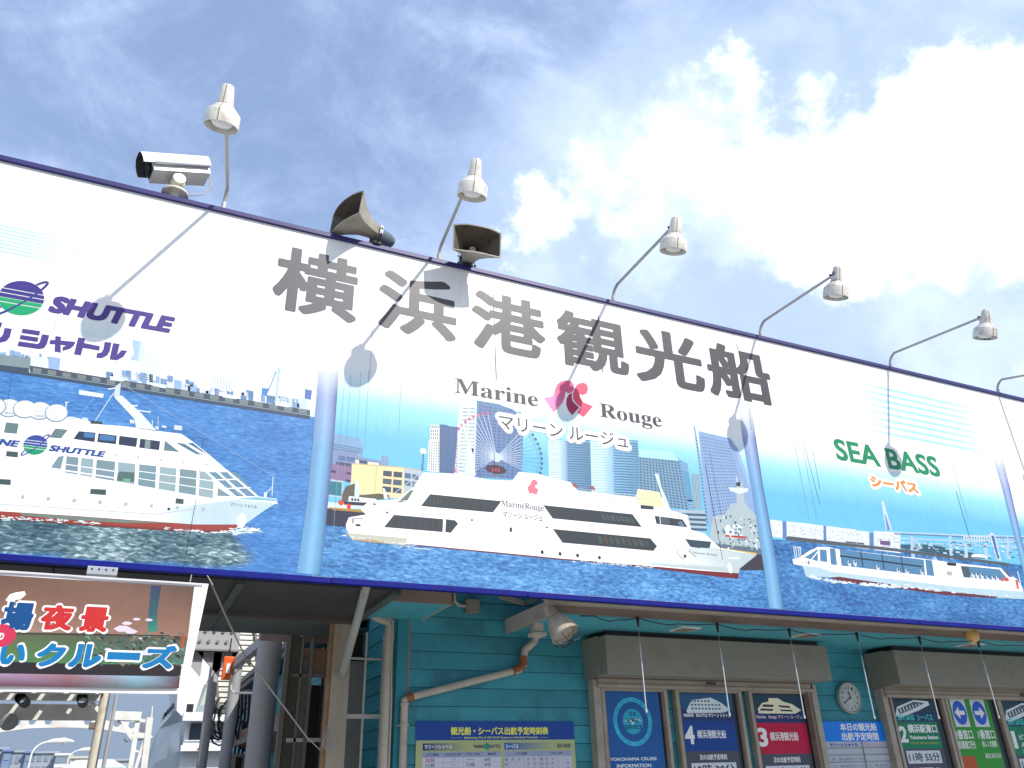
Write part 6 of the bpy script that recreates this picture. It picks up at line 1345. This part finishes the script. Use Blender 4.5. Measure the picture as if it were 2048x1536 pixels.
# guy rope and coil
t = empty('guy_rope', at(415, 1155, .05), 'pale rope stretched from the sign down to a coil on the pillar', 'rope')
M_rope = mat('pale_rope', (.34, .33, .31), .8)
MB().tube([at(416, 1152, .06), at(455, 1240, .45), at(488, 1308, .85), at(618, 1480, Yp-.1)], .0055, 6).build('rope_run', M_rope, t)
MB().tube([at(492, 1316, .84), at(497, 1322, .86), at(500, 1332, .88)], [.012, .02, .005], 6).build('knot', M_fascia, t)
cc = at(658, 1476, Yp-.08)
for i in range(4): MB().tube([cc+Vector((.026*math.cos(a)+.012*i-.02, -.004*i, .075*math.sin(a)-.012*i)) for a in [j*math.pi/8 for j in range(17)]], .0035, 5).build('coil_loop', M_rope, t)
MB().tube([at(618, 1478, Yp-.1), at(640, 1500, Yp-.1), at(652, 1470, Yp-.1)], .006, 5).build('rope_end', M_rope, t)

# ================================================================== HANGING BANNER
YBn = -.07
pA, pB, pC, pD = at(427, 1168, YBn), at(360, 1388, YBn), at(0, 1146, YBn), at(0, 1383, YBn)
ban = empty('hanging_banner', (pB.x-.5, YBn, pB.z), 'night cruise banner with red and blue kanji hung below the sign', 'banner')
bx0, bx1, bz0, bz1 = -2.6, (pA.x+pB.x)/2, pB.z, pA.z
mb = MB(); nx, nz = 40, 12; V_ = []
for j in range(nz+1):
    for i in range(nx+1):
        fx, fz = i/nx, j/nz; x = bx0+(bx1+.04*(fz-.5)-bx0)*fx; z = bz0+(bz1-bz0)*fz; V_.append((x, YBn+.006*math.sin(fx*21+fz*2)*math.sin(fz*3.1)+.004*math.sin(fz*9+fx*30)*.4+.003, z))
mb.add(V_, [(j*(nx+1)+i, j*(nx+1)+i+1, (j+1)*(nx+1)+i+1, (j+1)*(nx+1)+i) for j in range(nz) for i in range(nx)])
o = mb.build('banner_sheet', mat('white_banner_cloth', (.76, .76, .77), .5, .04), ban); sm = o.modifiers.new('thickness', 'SOLIDIFY'); sm.thickness = .0015; sm.offset = 1
YB2 = YBn-.011
def mS(q): return (.2734*q[0], 1110+.2734*q[1])
pr = PR(YB2); pr.map = mS
pk = lambda r, g, b: P(r, g, b, .54)
pr.grid([[(-500, 120), (0, 148), (700, 190), (1422, 230)], [(-500, 400), (0, 400), (700, 420), (1390, 470)], [(-500, 560), (0, 562), (750, 575), (1375, 600)]],
        [[pk(132, 96, 84), pk(134, 98, 84), pk(148, 112, 94), pk(112, 88, 80)], [pk(164, 124, 102), pk(164, 124, 102), pk(160, 120, 100), pk(158, 116, 98)], [pk(190, 160, 150), pk(190, 160, 150), pk(180, 140, 120), pk(176, 134, 116)]])
pr.grid([[(-500, 560), (0, 562), (700, 575), (1375, 600)], [(-500, 780), (0, 780), (700, 800), (1340, 800)]], [[pk(110, 108, 80), pk(116, 120, 84), pk(98, 100, 84), pk(120, 104, 88)], [pk(90, 140, 70), pk(90, 150, 80), pk(80, 150, 100), pk(90, 140, 120)]])
pr.poly([(-500, 775), (0, 778), (700, 800), (1330, 810), (1320, 885), (700, 882), (0, 865), (-500, 860)], pk(48, 42, 48))
pr.grid([[(-500, 860), (0, 866), (500, 875), (1000, 884), (1318, 888)], [(-500, 950), (0, 958), (500, 966), (1000, 972), (1308, 976)]], [[pk(206, 170, 206), pk(196, 168, 200), pk(186, 140, 150), pk(176, 214, 232), pk(110, 90, 100)], [pk(120, 70, 90), pk(120, 72, 92), pk(118, 74, 80), pk(110, 150, 160), pk(110, 50, 50)]])
pr.up()
pr.grid([[(1105, 222), (1180, 226)], [(1085, 430), (1150, 430)], [(1080, 560), (1150, 560)]], [[pk(60, 70, 110)]*2, [pk(60, 110, 120)]*2, [pk(60, 160, 140)]*2])
rnd = random.Random(21)
for i in range(170):
    x = rnd.uniform(560, 1330); y = rnd.uniform(585, 790) if x < 850 else rnd.uniform(560, 790)
    pr.poly([(x, y), (x+rnd.uniform(10, 50), y+2), (x+rnd.uniform(10, 45), y+rnd.uniform(8, 34)), (x, y+12)], rnd.choice([pk(120, 130, 110), pk(70, 120, 110), pk(90, 100, 90), pk(150, 140, 120), pk(60, 90, 80), pk(120, 170, 150), pk(60, 56, 60)]))
pr.up()
for x, y, w in [(930, 500, 40), (1000, 470, 30), (1090, 475, 30), (900, 540, 70), (960, 560, 50), (790, 690, 30), (1080, 715, 60), (1030, 610, 16)]:
    pr.poly([(x-w, y), (x-w*.4, y-w*.35), (x+w*.4, y-w*.3), (x+w, y), (x+w*.4, y+w*.3), (x-w*.5, y+w*.3)], pk(240, 230, 244))
pr.poly([(200, 830), (250, 828), (250, 836), (200, 838)], pk(48, 42, 48)); pr.line((0, 575), (1240, 590), 8, pk(60, 48, 50))
pr.poly([(1330, 580), (1352, 582), (1345, 680), (1325, 680)], pk(200, 90, 60))
pr.build('printed_night_scene', ban)
wt_ = pk(255, 255, 255)
def BL(s, lb, rt, col): return lettering(s, lb, rt, YB2, col, ban, k=6, off=.05, halo=(wt_, .045, .012), mp=mS)
BL('工', (-560, 500), (-290, 340), pk(0, 90, 160)); BL('場', (-10, 545), (268, 350), pk(0, 90, 160)); BL('夜', (280, 545), (555, 372), pk(224, 50, 46)); BL('景', (570, 560), (810, 385), pk(224, 50, 46))
for s, lb, rt, in [('い', (-20, 800), (205, 650)), ('ク', (250, 815), (495, 650)), ('ル', (490, 820), (760, 655)), ('ー', (780, 765), (1030, 715)), ('ズ', (1035, 830), (1300, 665))]: BL(s, lb, rt, pk(0, 140, 206))
pr = PR(YB2); pr.map = mS; pr.k = 8; pr.poly([(40, 330), (70, 290), (110, 275), (180, 265), (190, 290), (150, 325), (90, 330), (60, 345)], wt_); pr.up(2); pr.ell(mS((0, 590)), .075, .06, pk(230, 60, 100), 20); pr.up(2); text(pr, 'の', (-30, 620), (36, 570), wt_, off=.03); pr.build('lettering', ban)
MB().box((bx0, YBn-.009, bz1-.012), (bx1-.01, YBn-.0035, bz1-.004)).build('top_hem', mat('hem', (.55, .55, .56), .6), ban)
c = at(204, 1146, -.04)
MB().box((c.x-.08, -.05, c.z-.012), (c.x+.08, .03, c.z+.035)).build('bracket', M_steel, ban, .003)
for i in range(4): q = c.x-.055+.037*i; MB().tube([(q, -.054, c.z+.018), (q, -.049, c.z+.018)], .006, 6).build('bolt', M_dark, ban)
for px_, e in ((385, 1155), (408, 1170)): MB().tube([at(px_, 1140, .02), at(px_+(-6 if px_ < 400 else 18), 1170, YBn+.01)], .003, 5).build('tie', M_rope, ban)

# ================================================================== far things seen left, beyond the passage
def steel(name, label, cat, loc, group=None): return empty(name, loc, label, cat, group)
M_ws = mat('white_steel_paint', (.70, .69, .64), .5, .12, 2, dirt=(.40, .24, .12), dirt_amt=.3, dscale=2.5)
# pier roof deck with beams
Yr = 8.0
t = steel('pier_roof', 'underside of the corrugated pier roof with cream beams behind the banner', 'roof', at(100, 1400, Yr))
zr0 = at(100, 1440, Yr).z; xl = at(-700, 1440, Yr).x; xr2 = at(203, 1440, Yr).x
MB().box((xl, Yr, zr0), (xr2, Yr+.1, zr0+.20)).build('edge_beam', M_ws, t)
zr1 = at(100, 1405, Yr-2.2).z
for i in range(5):
    y = Yr-1.0-i*.9; MB().box((xl, y, zr0+.16), (xr2-.05, y+.07, zr0+.28)).build('purlin', M_ws, t)
for i in range(14):
    x = xl+(xr2-xl)*i/14
    MB().box((x+.03, Yr-5.0, zr0+.29), (x+(xr2-xl)/14-.03, Yr+.1, zr0+.31)).build('roof_sheet', mat('rusty_roof_sheet', (.34, .28, .20), .8, .35, 3, dirt=(.12, .07, .04), dirt_amt=.6), t)
for px_ in (45, 165):
    q = at(px_, 1400, 6.5); MB().tube([(q.x, 6.2, q.z), (q.x, 6.9, q.z)], .06, 16, caps=False).build('drain_pipe', M_dkceil, t)
c = at(18, 1443, Yr-.15); 
tt = empty('round_floodlight', c, 'small round floodlight under the pier roof edge at far left', 'lamp'); MB().lathe(c, Vector((.3, -.8, -.5)), [(-.06, .03), (-.05, .09), (0, .105), (.04, .105), (.045, .09), (.02, .001)], 20).build('lamp_body', M_colgrey, tt, smooth=True)
# pole pipes
t = steel('pipe_post', 'thick rust stained white post below the banner', 'post', (at(190, 1500, 7.8).x, 7.8, 0))
xp = at(190, 1500, 7.8).x; MB().tube([(xp, 7.8, 0), (xp, 7.8, zr0+.9)], .062, 16).build('shaft', mat('rust_stained_white', (.62, .58, .48), .5, .12, 3, dirt=(.34, .17, .07), dirt_amt=.7, dscale=3.5), t, smooth=True)
MB().box((xp-.13, 7.7, at(190, 1458, 7.8).z), (xp-.06, 7.9, at(190, 1446, 7.8).z)).build('clamp', M_fascia, t)
MB().beam((xp-.05, 7.8, zr0+.1), (xp-.55, 7.6, zr0+.6), .05, .05).build('brace', M_ws, t); MB().beam((xp-.05, 7.8, zr0+.32), (xp-.4, 7.6, zr0+.7), .05, .05).build('brace', M_ws, t)
t = steel('thin_pipe', 'thin grey pipe standing just right of the rust stained post', 'pipe', (at(213, 1500, 7.6).x, 7.6, 0)); xp = at(213, 1500, 7.6).x
MB().tube([(xp, 7.6, 0), (xp, 7.6, zr0+1.1)], .024, 10).build('shaft', M_colgrey, t, smooth=True)
# gangway portal frame
Yq = 11.0
t = steel('portal_frame', 'white steel portal frame with ladder right of the posts', 'frame', (at(270, 1500, Yq).x, Yq, 0))
def ub(p0, p1, Y, w, name='member', m=M_ws): return MB().beam(at(*p0, Y), at(*p1, Y), w, w).build(name, m, t)
ub((221, 1431), (282, 1433), Yq, .14, 'lintel'); ub((300, 1435), (285, 1560), Yq, .10, 'leg'); ub((276, 1440), (257, 1560), Yq, .075, 'leg'); ub((236, 1440), (264, 1480), Yq, .03, 'brace'); ub((291, 1475), (270, 1540), Yq, .05, 'brace'); ub((268, 1500), (290, 1508), Yq, .03, 'rung'); ub((276, 1440), (300, 1443), Yq, .05, 'rung'); ub((274, 1470), (296, 1472), Yq, .08, 'rung')
MB().tube([at(303, 1436, Yq), at(305, 1412, Yq)], .012, 6).build('aerial', M_ws, t)
# arch with round holes
Ya = 20.0
t = steel('arched_girder', 'white arched girder pierced by round holes behind the posts', 'girder', at(120, 1450, Ya))
top = [(-200, 1428), (0, 1433), (130, 1436), (290, 1446)]; n = 36
def lerp_path(path, f):
    L_ = len(path)-1; i = min(int(f*L_), L_-1); g = f*L_-i; return (path[i][0]+(path[i+1][0]-path[i][0])*g, path[i][1]+(path[i+1][1]-path[i][1])*g)
bot = [(-200, 1512), (-100, 1485), (0, 1465), (60, 1457), (130, 1455), (200, 1458), (290, 1473)]
bm = bmesh.new()
x_a, x_b = at(-200, 1450, Ya).x, at(292, 1450, Ya).x; zt_a = at(0, 1432, Ya).z; zt_b = at(290, 1446, Ya).z
crv = bpy.data.curves.new('g', 'CURVE'); crv.dimensions = '2D'; crv.fill_mode = 'BOTH'; crv.extrude = .06
def spl(pts):
    s_ = crv.splines.new('POLY'); s_.points.add(len(pts)-1); s_.use_cyclic_u = True
    for i, p in enumerate(pts): s_.points[i].co = (p[0], p[1], 0, 1)
outl = [at(q[0], q[1], Ya) for q in [lerp_path(top, i/20) for i in range(21)]]+[at(q[0], q[1], Ya) for q in [lerp_path(bot, 1-i/20) for i in range(21)]]
spl([(p.x, p.z) for p in outl])
for hx, hy in [(-95, 1452), (-60, 1450), (0, 1450), (34, 1445), (65, 1442.5), (97, 1442.5), (176, 1443), (234, 1447), (264, 1450)]:
    p = at(hx, hy, Ya); r = .088; spl([(p.x+r*math.cos(a*math.pi/10), p.z+r*math.sin(a*math.pi/10)) for a in range(20)])
ob = bpy.data.objects.new('g', crv); COL.objects.link(ob); me = bpy.data.meshes.new_from_object(ob.evaluated_get(bpy.context.evaluated_depsgraph_get())); bpy.data.objects.remove(ob)
me.transform(Matrix.Translation((0, Ya, 0)) @ Matrix.Rotation(math.radians(90), 4, 'X')); link('girder_web', me, M_ws, t)
# street lamps
def street(px0, py0, pxt, pyt, Y, label, s=1.):
    a = at(px0, py0, Y); b = at(pxt, pyt, Y); t = empty('street_lamp', (a.x, Y, 0), label, 'street lamp', 'curved street lamps beyond the pier')
    M_ = mat('street_lamp_paint', (.72, .73, .72), .4)
    h = b.z; w = b.x-a.x; pts = [(a.x, Y, 0), (a.x, Y, h-abs(w)*1.0)]+[(a.x+w*(1-math.cos(q)), Y, h-abs(w)+abs(w)*math.sin(q)) for q in [i*math.pi/16 for i in range(1, 8)]]+[(b.x, Y, h)]
    MB().tube(pts, .055*s, 8).build('pole', M_, t, smooth=True)
    sg = 1 if w > 0 else -1
    MB().tube([(b.x-.1*sg, Y, h), (b.x+.25*sg, Y, h+.05), (b.x+.9*sg, Y, h+.08), (b.x+1.5*sg*s, Y, h+.03)], [.07, .15, .19, .06], 10).build('lamp_head', M_, t, smooth=True)
    MB().lathe((b.x+.95*sg, Y, h-.02), (0, 0, -1), [(0, .16), (.10, .13), (.15, .001)], 12).build('lens', mat('lamp_lens', (.4, .42, .42), .2), t)
street(58, 1530, 97, 1484, 60, 'tallest curved street lamp, at the left beyond the pier'); street(134, 1530, 160, 1500.5, 84, 'smaller curved street lamp between the tall one and the white post', .9)
street(325, 1540, 300, 1476, 38, 'street lamp curving left, beside the moored ship', .55)
# far shore
random.seed(12)
M_fb = mat('far_wall_blue_grey', (.30, .34, .40), .8, .1, .05); M_fb2 = mat('far_wall_dark_blue', (.14, .22, .38), .7); M_fb3 = mat('far_wall_cream', (.50, .49, .42), .8, .1, .1); M_wd = mat('hazed_far_glass', (.20, .25, .32), .3); M_fw = mat('far_wall_white', (.62, .63, .63), .7)  # far windows lightened: harbour haze put into the glass colour
def far(tl, br, Y, m, label, nx, nz, wm=M_wd, bands=False):
    a = at(*tl, Y); b = at(*br, Y); zt_ = a.z; t = empty('harbour_building', ((a.x+b.x)/2, Y, 0), label, 'building')
    MB().box((a.x, Y, -1), (b.x, Y+14, zt_)).build('wall', m, t); w = b.x-a.x; h = zt_-1.5
    for i in range(nx):
        for j in range(nz):
            x = a.x+w*(i+.5)/nx; z_ = 1.5+h*(j+.5)/nz; hw = w/nx*(.5 if bands else .32); hh = h/nz*.27
            MB().box((x-hw, Y-.1, z_-hh), (x+hw, Y-.002, z_+hh)).build('window', wm, t)
    MB().box((a.x-.2, Y-.3, zt_), (b.x+.2, Y+14, zt_+.3)).build('parapet', m, t)
far((-120, 1500), (10, 1530), 150, M_fb, 'pale grey harbour warehouse at the left edge', 4, 3)
far((8, 1503), (18, 1530), 149, M_fb2, 'narrow dark blue slab block between grey warehouses', 1, 4)
far((19, 1505), (52, 1530), 150, M_fb, 'grey harbour block left of the tall street lamp', 3, 3)
far((52, 1506), (60, 1530), 149, M_fb2, 'narrow dark blue slab behind the tall street lamp', 1, 4)
far((61, 1507), (110, 1530), 150, M_fb, 'wide grey harbour block right of the tall street lamp', 4, 4)
far((112, 1511), (135, 1531), 148, M_fw, 'white office block with dark window bands on the far shore', 1, 4, bands=True)
far((142, 1517), (186, 1532), 140, M_fb3, 'cream hall with upright windows behind the white post', 8, 1)
far((215, 1522), (262, 1534), 150, M_fb, 'low grey building seen through the portal frame', 5, 1)
# quay edge things: a blue roofed bus shelter mass
t = empty('domed_shelter', at(195, 1532, 60), 'white rounded shelter roof with blue side at the foot of the post', 'shelter')
c = at(190, 1531, 60); mb = MB(); mb.prism([(c.x-1.9, 60, c.z-.9), (c.x-1.9, 60, c.z-.1), (c.x-1.2, 60, c.z+.35), (c.x+1., 60, c.z+.38), (c.x+1.9, 60, c.z-.1), (c.x+1.9, 60, c.z-.9)], (0, 5, 0)); mb.build('roof_shell', M_fw, t)
MB().box((c.x-.6, 59.9, c.z-.8), (c.x+1.8, 59.99, c.z-.15)).build('blue_panel', mat('light_blue_panel', (.12, .42, .62), .5), t)
MB().box((c.x-1.8, 60.1, 0), (c.x+1.8, 64.9, c.z-.9)).build('shelter_wall', M_fw, t)
# moored ship
def moored():
    Y = 15.
    t = empty('moored_ship', at(420, 1536, Y), 'white passenger ship moored behind the round columns', 'ship')
    M_sh = mat('ship_white', (.70, .72, .72), .4, .06, .6, dirt=(.5, .5, .46), dirt_amt=.3, dscale=.8); M_shd = mat('ship_grey_side', (.60, .66, .67), .5, .1, .5); M_sw = mat('ship_glass', (.05, .07, .09), .12)
    def W(px, py, y=Y): return at(px, py, y)
    # near grey-green bow side slanting away
    p = [atx(330, 1470, W(330, 1470).x), W(345, 1425), W(335, 1536)]
    mb = MB(); q = [W(287, 1560, 17), W(300, 1500, 17), W(318, 1458, 17), W(352, 1420, 15), W(372, 1440, 15), W(374, 1560, 15)]; mb.prism(q, (.0, 6, 0)); mb.build('bow_side', M_shd, t)
    for a_, b_ in (((318, 1490), (338, 1520)), ((340, 1462), (362, 1508))):
        A = W(*a_, 15.4); B_ = W(*b_, 15.0); mb = MB(); mb.prism([W(a_[0], a_[1]+10, 15.2), W(b_[0]-2, a_[1]-8, 14.9), W(b_[0]-4, b_[1]-6, 14.9), W(a_[0]-4, b_[1]+4, 15.2)], (0, .03, 0)); mb.build('side_hatch', M_sh, t)
    # main house
    a = W(372, 1445); b = W(560, 1490)
    MB().box((a.x, 15, 0.2), (b.x+4, 20, W(400, 1437).z)).build('main_deckhouse', M_sh, t)
    z1, z0_ = W(400, 1447).z, W(400, 1481).z
    xs_ = [a.x+.05+.62*i for i in range(8)]
    for i in range(7): MB().box((xs_[i]+.05, 14.95, z0_), (xs_[i+1]-.05, 14.998, z1)).build('bridge_window', M_sw, t)
    MB().box((a.x-.1, 14.6, z1+.03), (b.x+4, 15, z1+.20)).build('bridge_visor', M_sh, t)
    MB().box((a.x-.05, 14.7, z0_-.22), (b.x+4, 14.99, z0_-.10)).build('bridge_wing', M_sh, t)
    for z_ in (z0_-.15,): MB().tube([(a.x, 14.65, z0_-.02), (b.x+3, 14.65, z0_-.02)], .012, 6).build('rail', M_sh, t)
    # upper works: funnel-like white tower, windshield
    mb = MB(); mb.prism([W(350, 1330, 16), W(372, 1300, 16), W(470, 1290, 16), W(520, 1440, 16), W(352, 1440, 16), W(356, 1380, 16)], (0, 3, 0)); mb.build('upper_house', M_sh, t)
    mb = MB(); mb.prism([W(400, 1412, 15.8), W(420, 1352, 15.8), W(446, 1350, 15.8), W(430, 1402, 15.8)], (0, .05, 0)); mb.build('slanted_window', mat('pale_window', (.42, .44, .36), .3), t)
    mb = MB(); mb.prism([W(425, 1345, 15.8), W(440, 1330, 15.8), W(480, 1330, 15.8), W(470, 1350, 15.8)], (0, .05, 0)); mb.build('slanted_window', mat('pale_window', (.42, .44, .36), .3), t)
    MB().box((W(372, 1424, 15.7).x, 15.7, W(372, 1424, 15.7).z), (W(388, 1408, 15.7).x, 15.78, W(388, 1408, 15.7).z)).build('dark_vent', M_black, t)
    MB().beam(W(330, 1500, 17), W(352, 1385, 17), .05, .05).build('mast', M_shd, t)
    mb = MB(); [mb.beam(W(322+i*5, 1444-i*5, 17), W(330+i*5, 1425-i*6, 17), .06, .06) for i in range(6)]; mb.build('bow_rail', M_sh, t)
    for s_ in range(3): MB().box((W(395+s_*3, 1497, 14.7).x, 14.68, W(395, 1499, 14.7).z), (W(397+s_*3, 1497, 14.7).x, 14.699, W(395, 1496, 14.7).z)).build('red_mark', mat('red_mark_paint', (.6, .05, .05), .5), t)
    MB().box((W(300, 1560, 17).x, 15.1, -1.4), (b.x+6, 22, .4)).build('hull', M_sh, t)
moored()

# ================================================================== GROUND and water
M_as = mat('pier_concrete', (.36, .34, .31), .9, .2, .8, bump=.6)
g = MB().box((-40, -40, -.4), (40, 12, 0)).build('ground', M_as); g['kind'] = 'structure'
M_sea = mat('sea_water', (.02, .05, .08), .08, .2, .3, bump=1., stretch=(1, 1, 1))
g = MB().add([(-4000, -4000, -1.5), (4000, -4000, -1.5), (4000, 6000, -1.5), (-4000, 6000, -1.5)], [(0, 1, 2, 3)]).build('water', M_sea); g['kind'] = 'structure'
g = MB().box((-400, 50, -1.9), (400, 300, -.2)).build('far_quay', mat('far_quay_concrete', (.3, .3, .28), .9)); g['kind'] = 'structure'
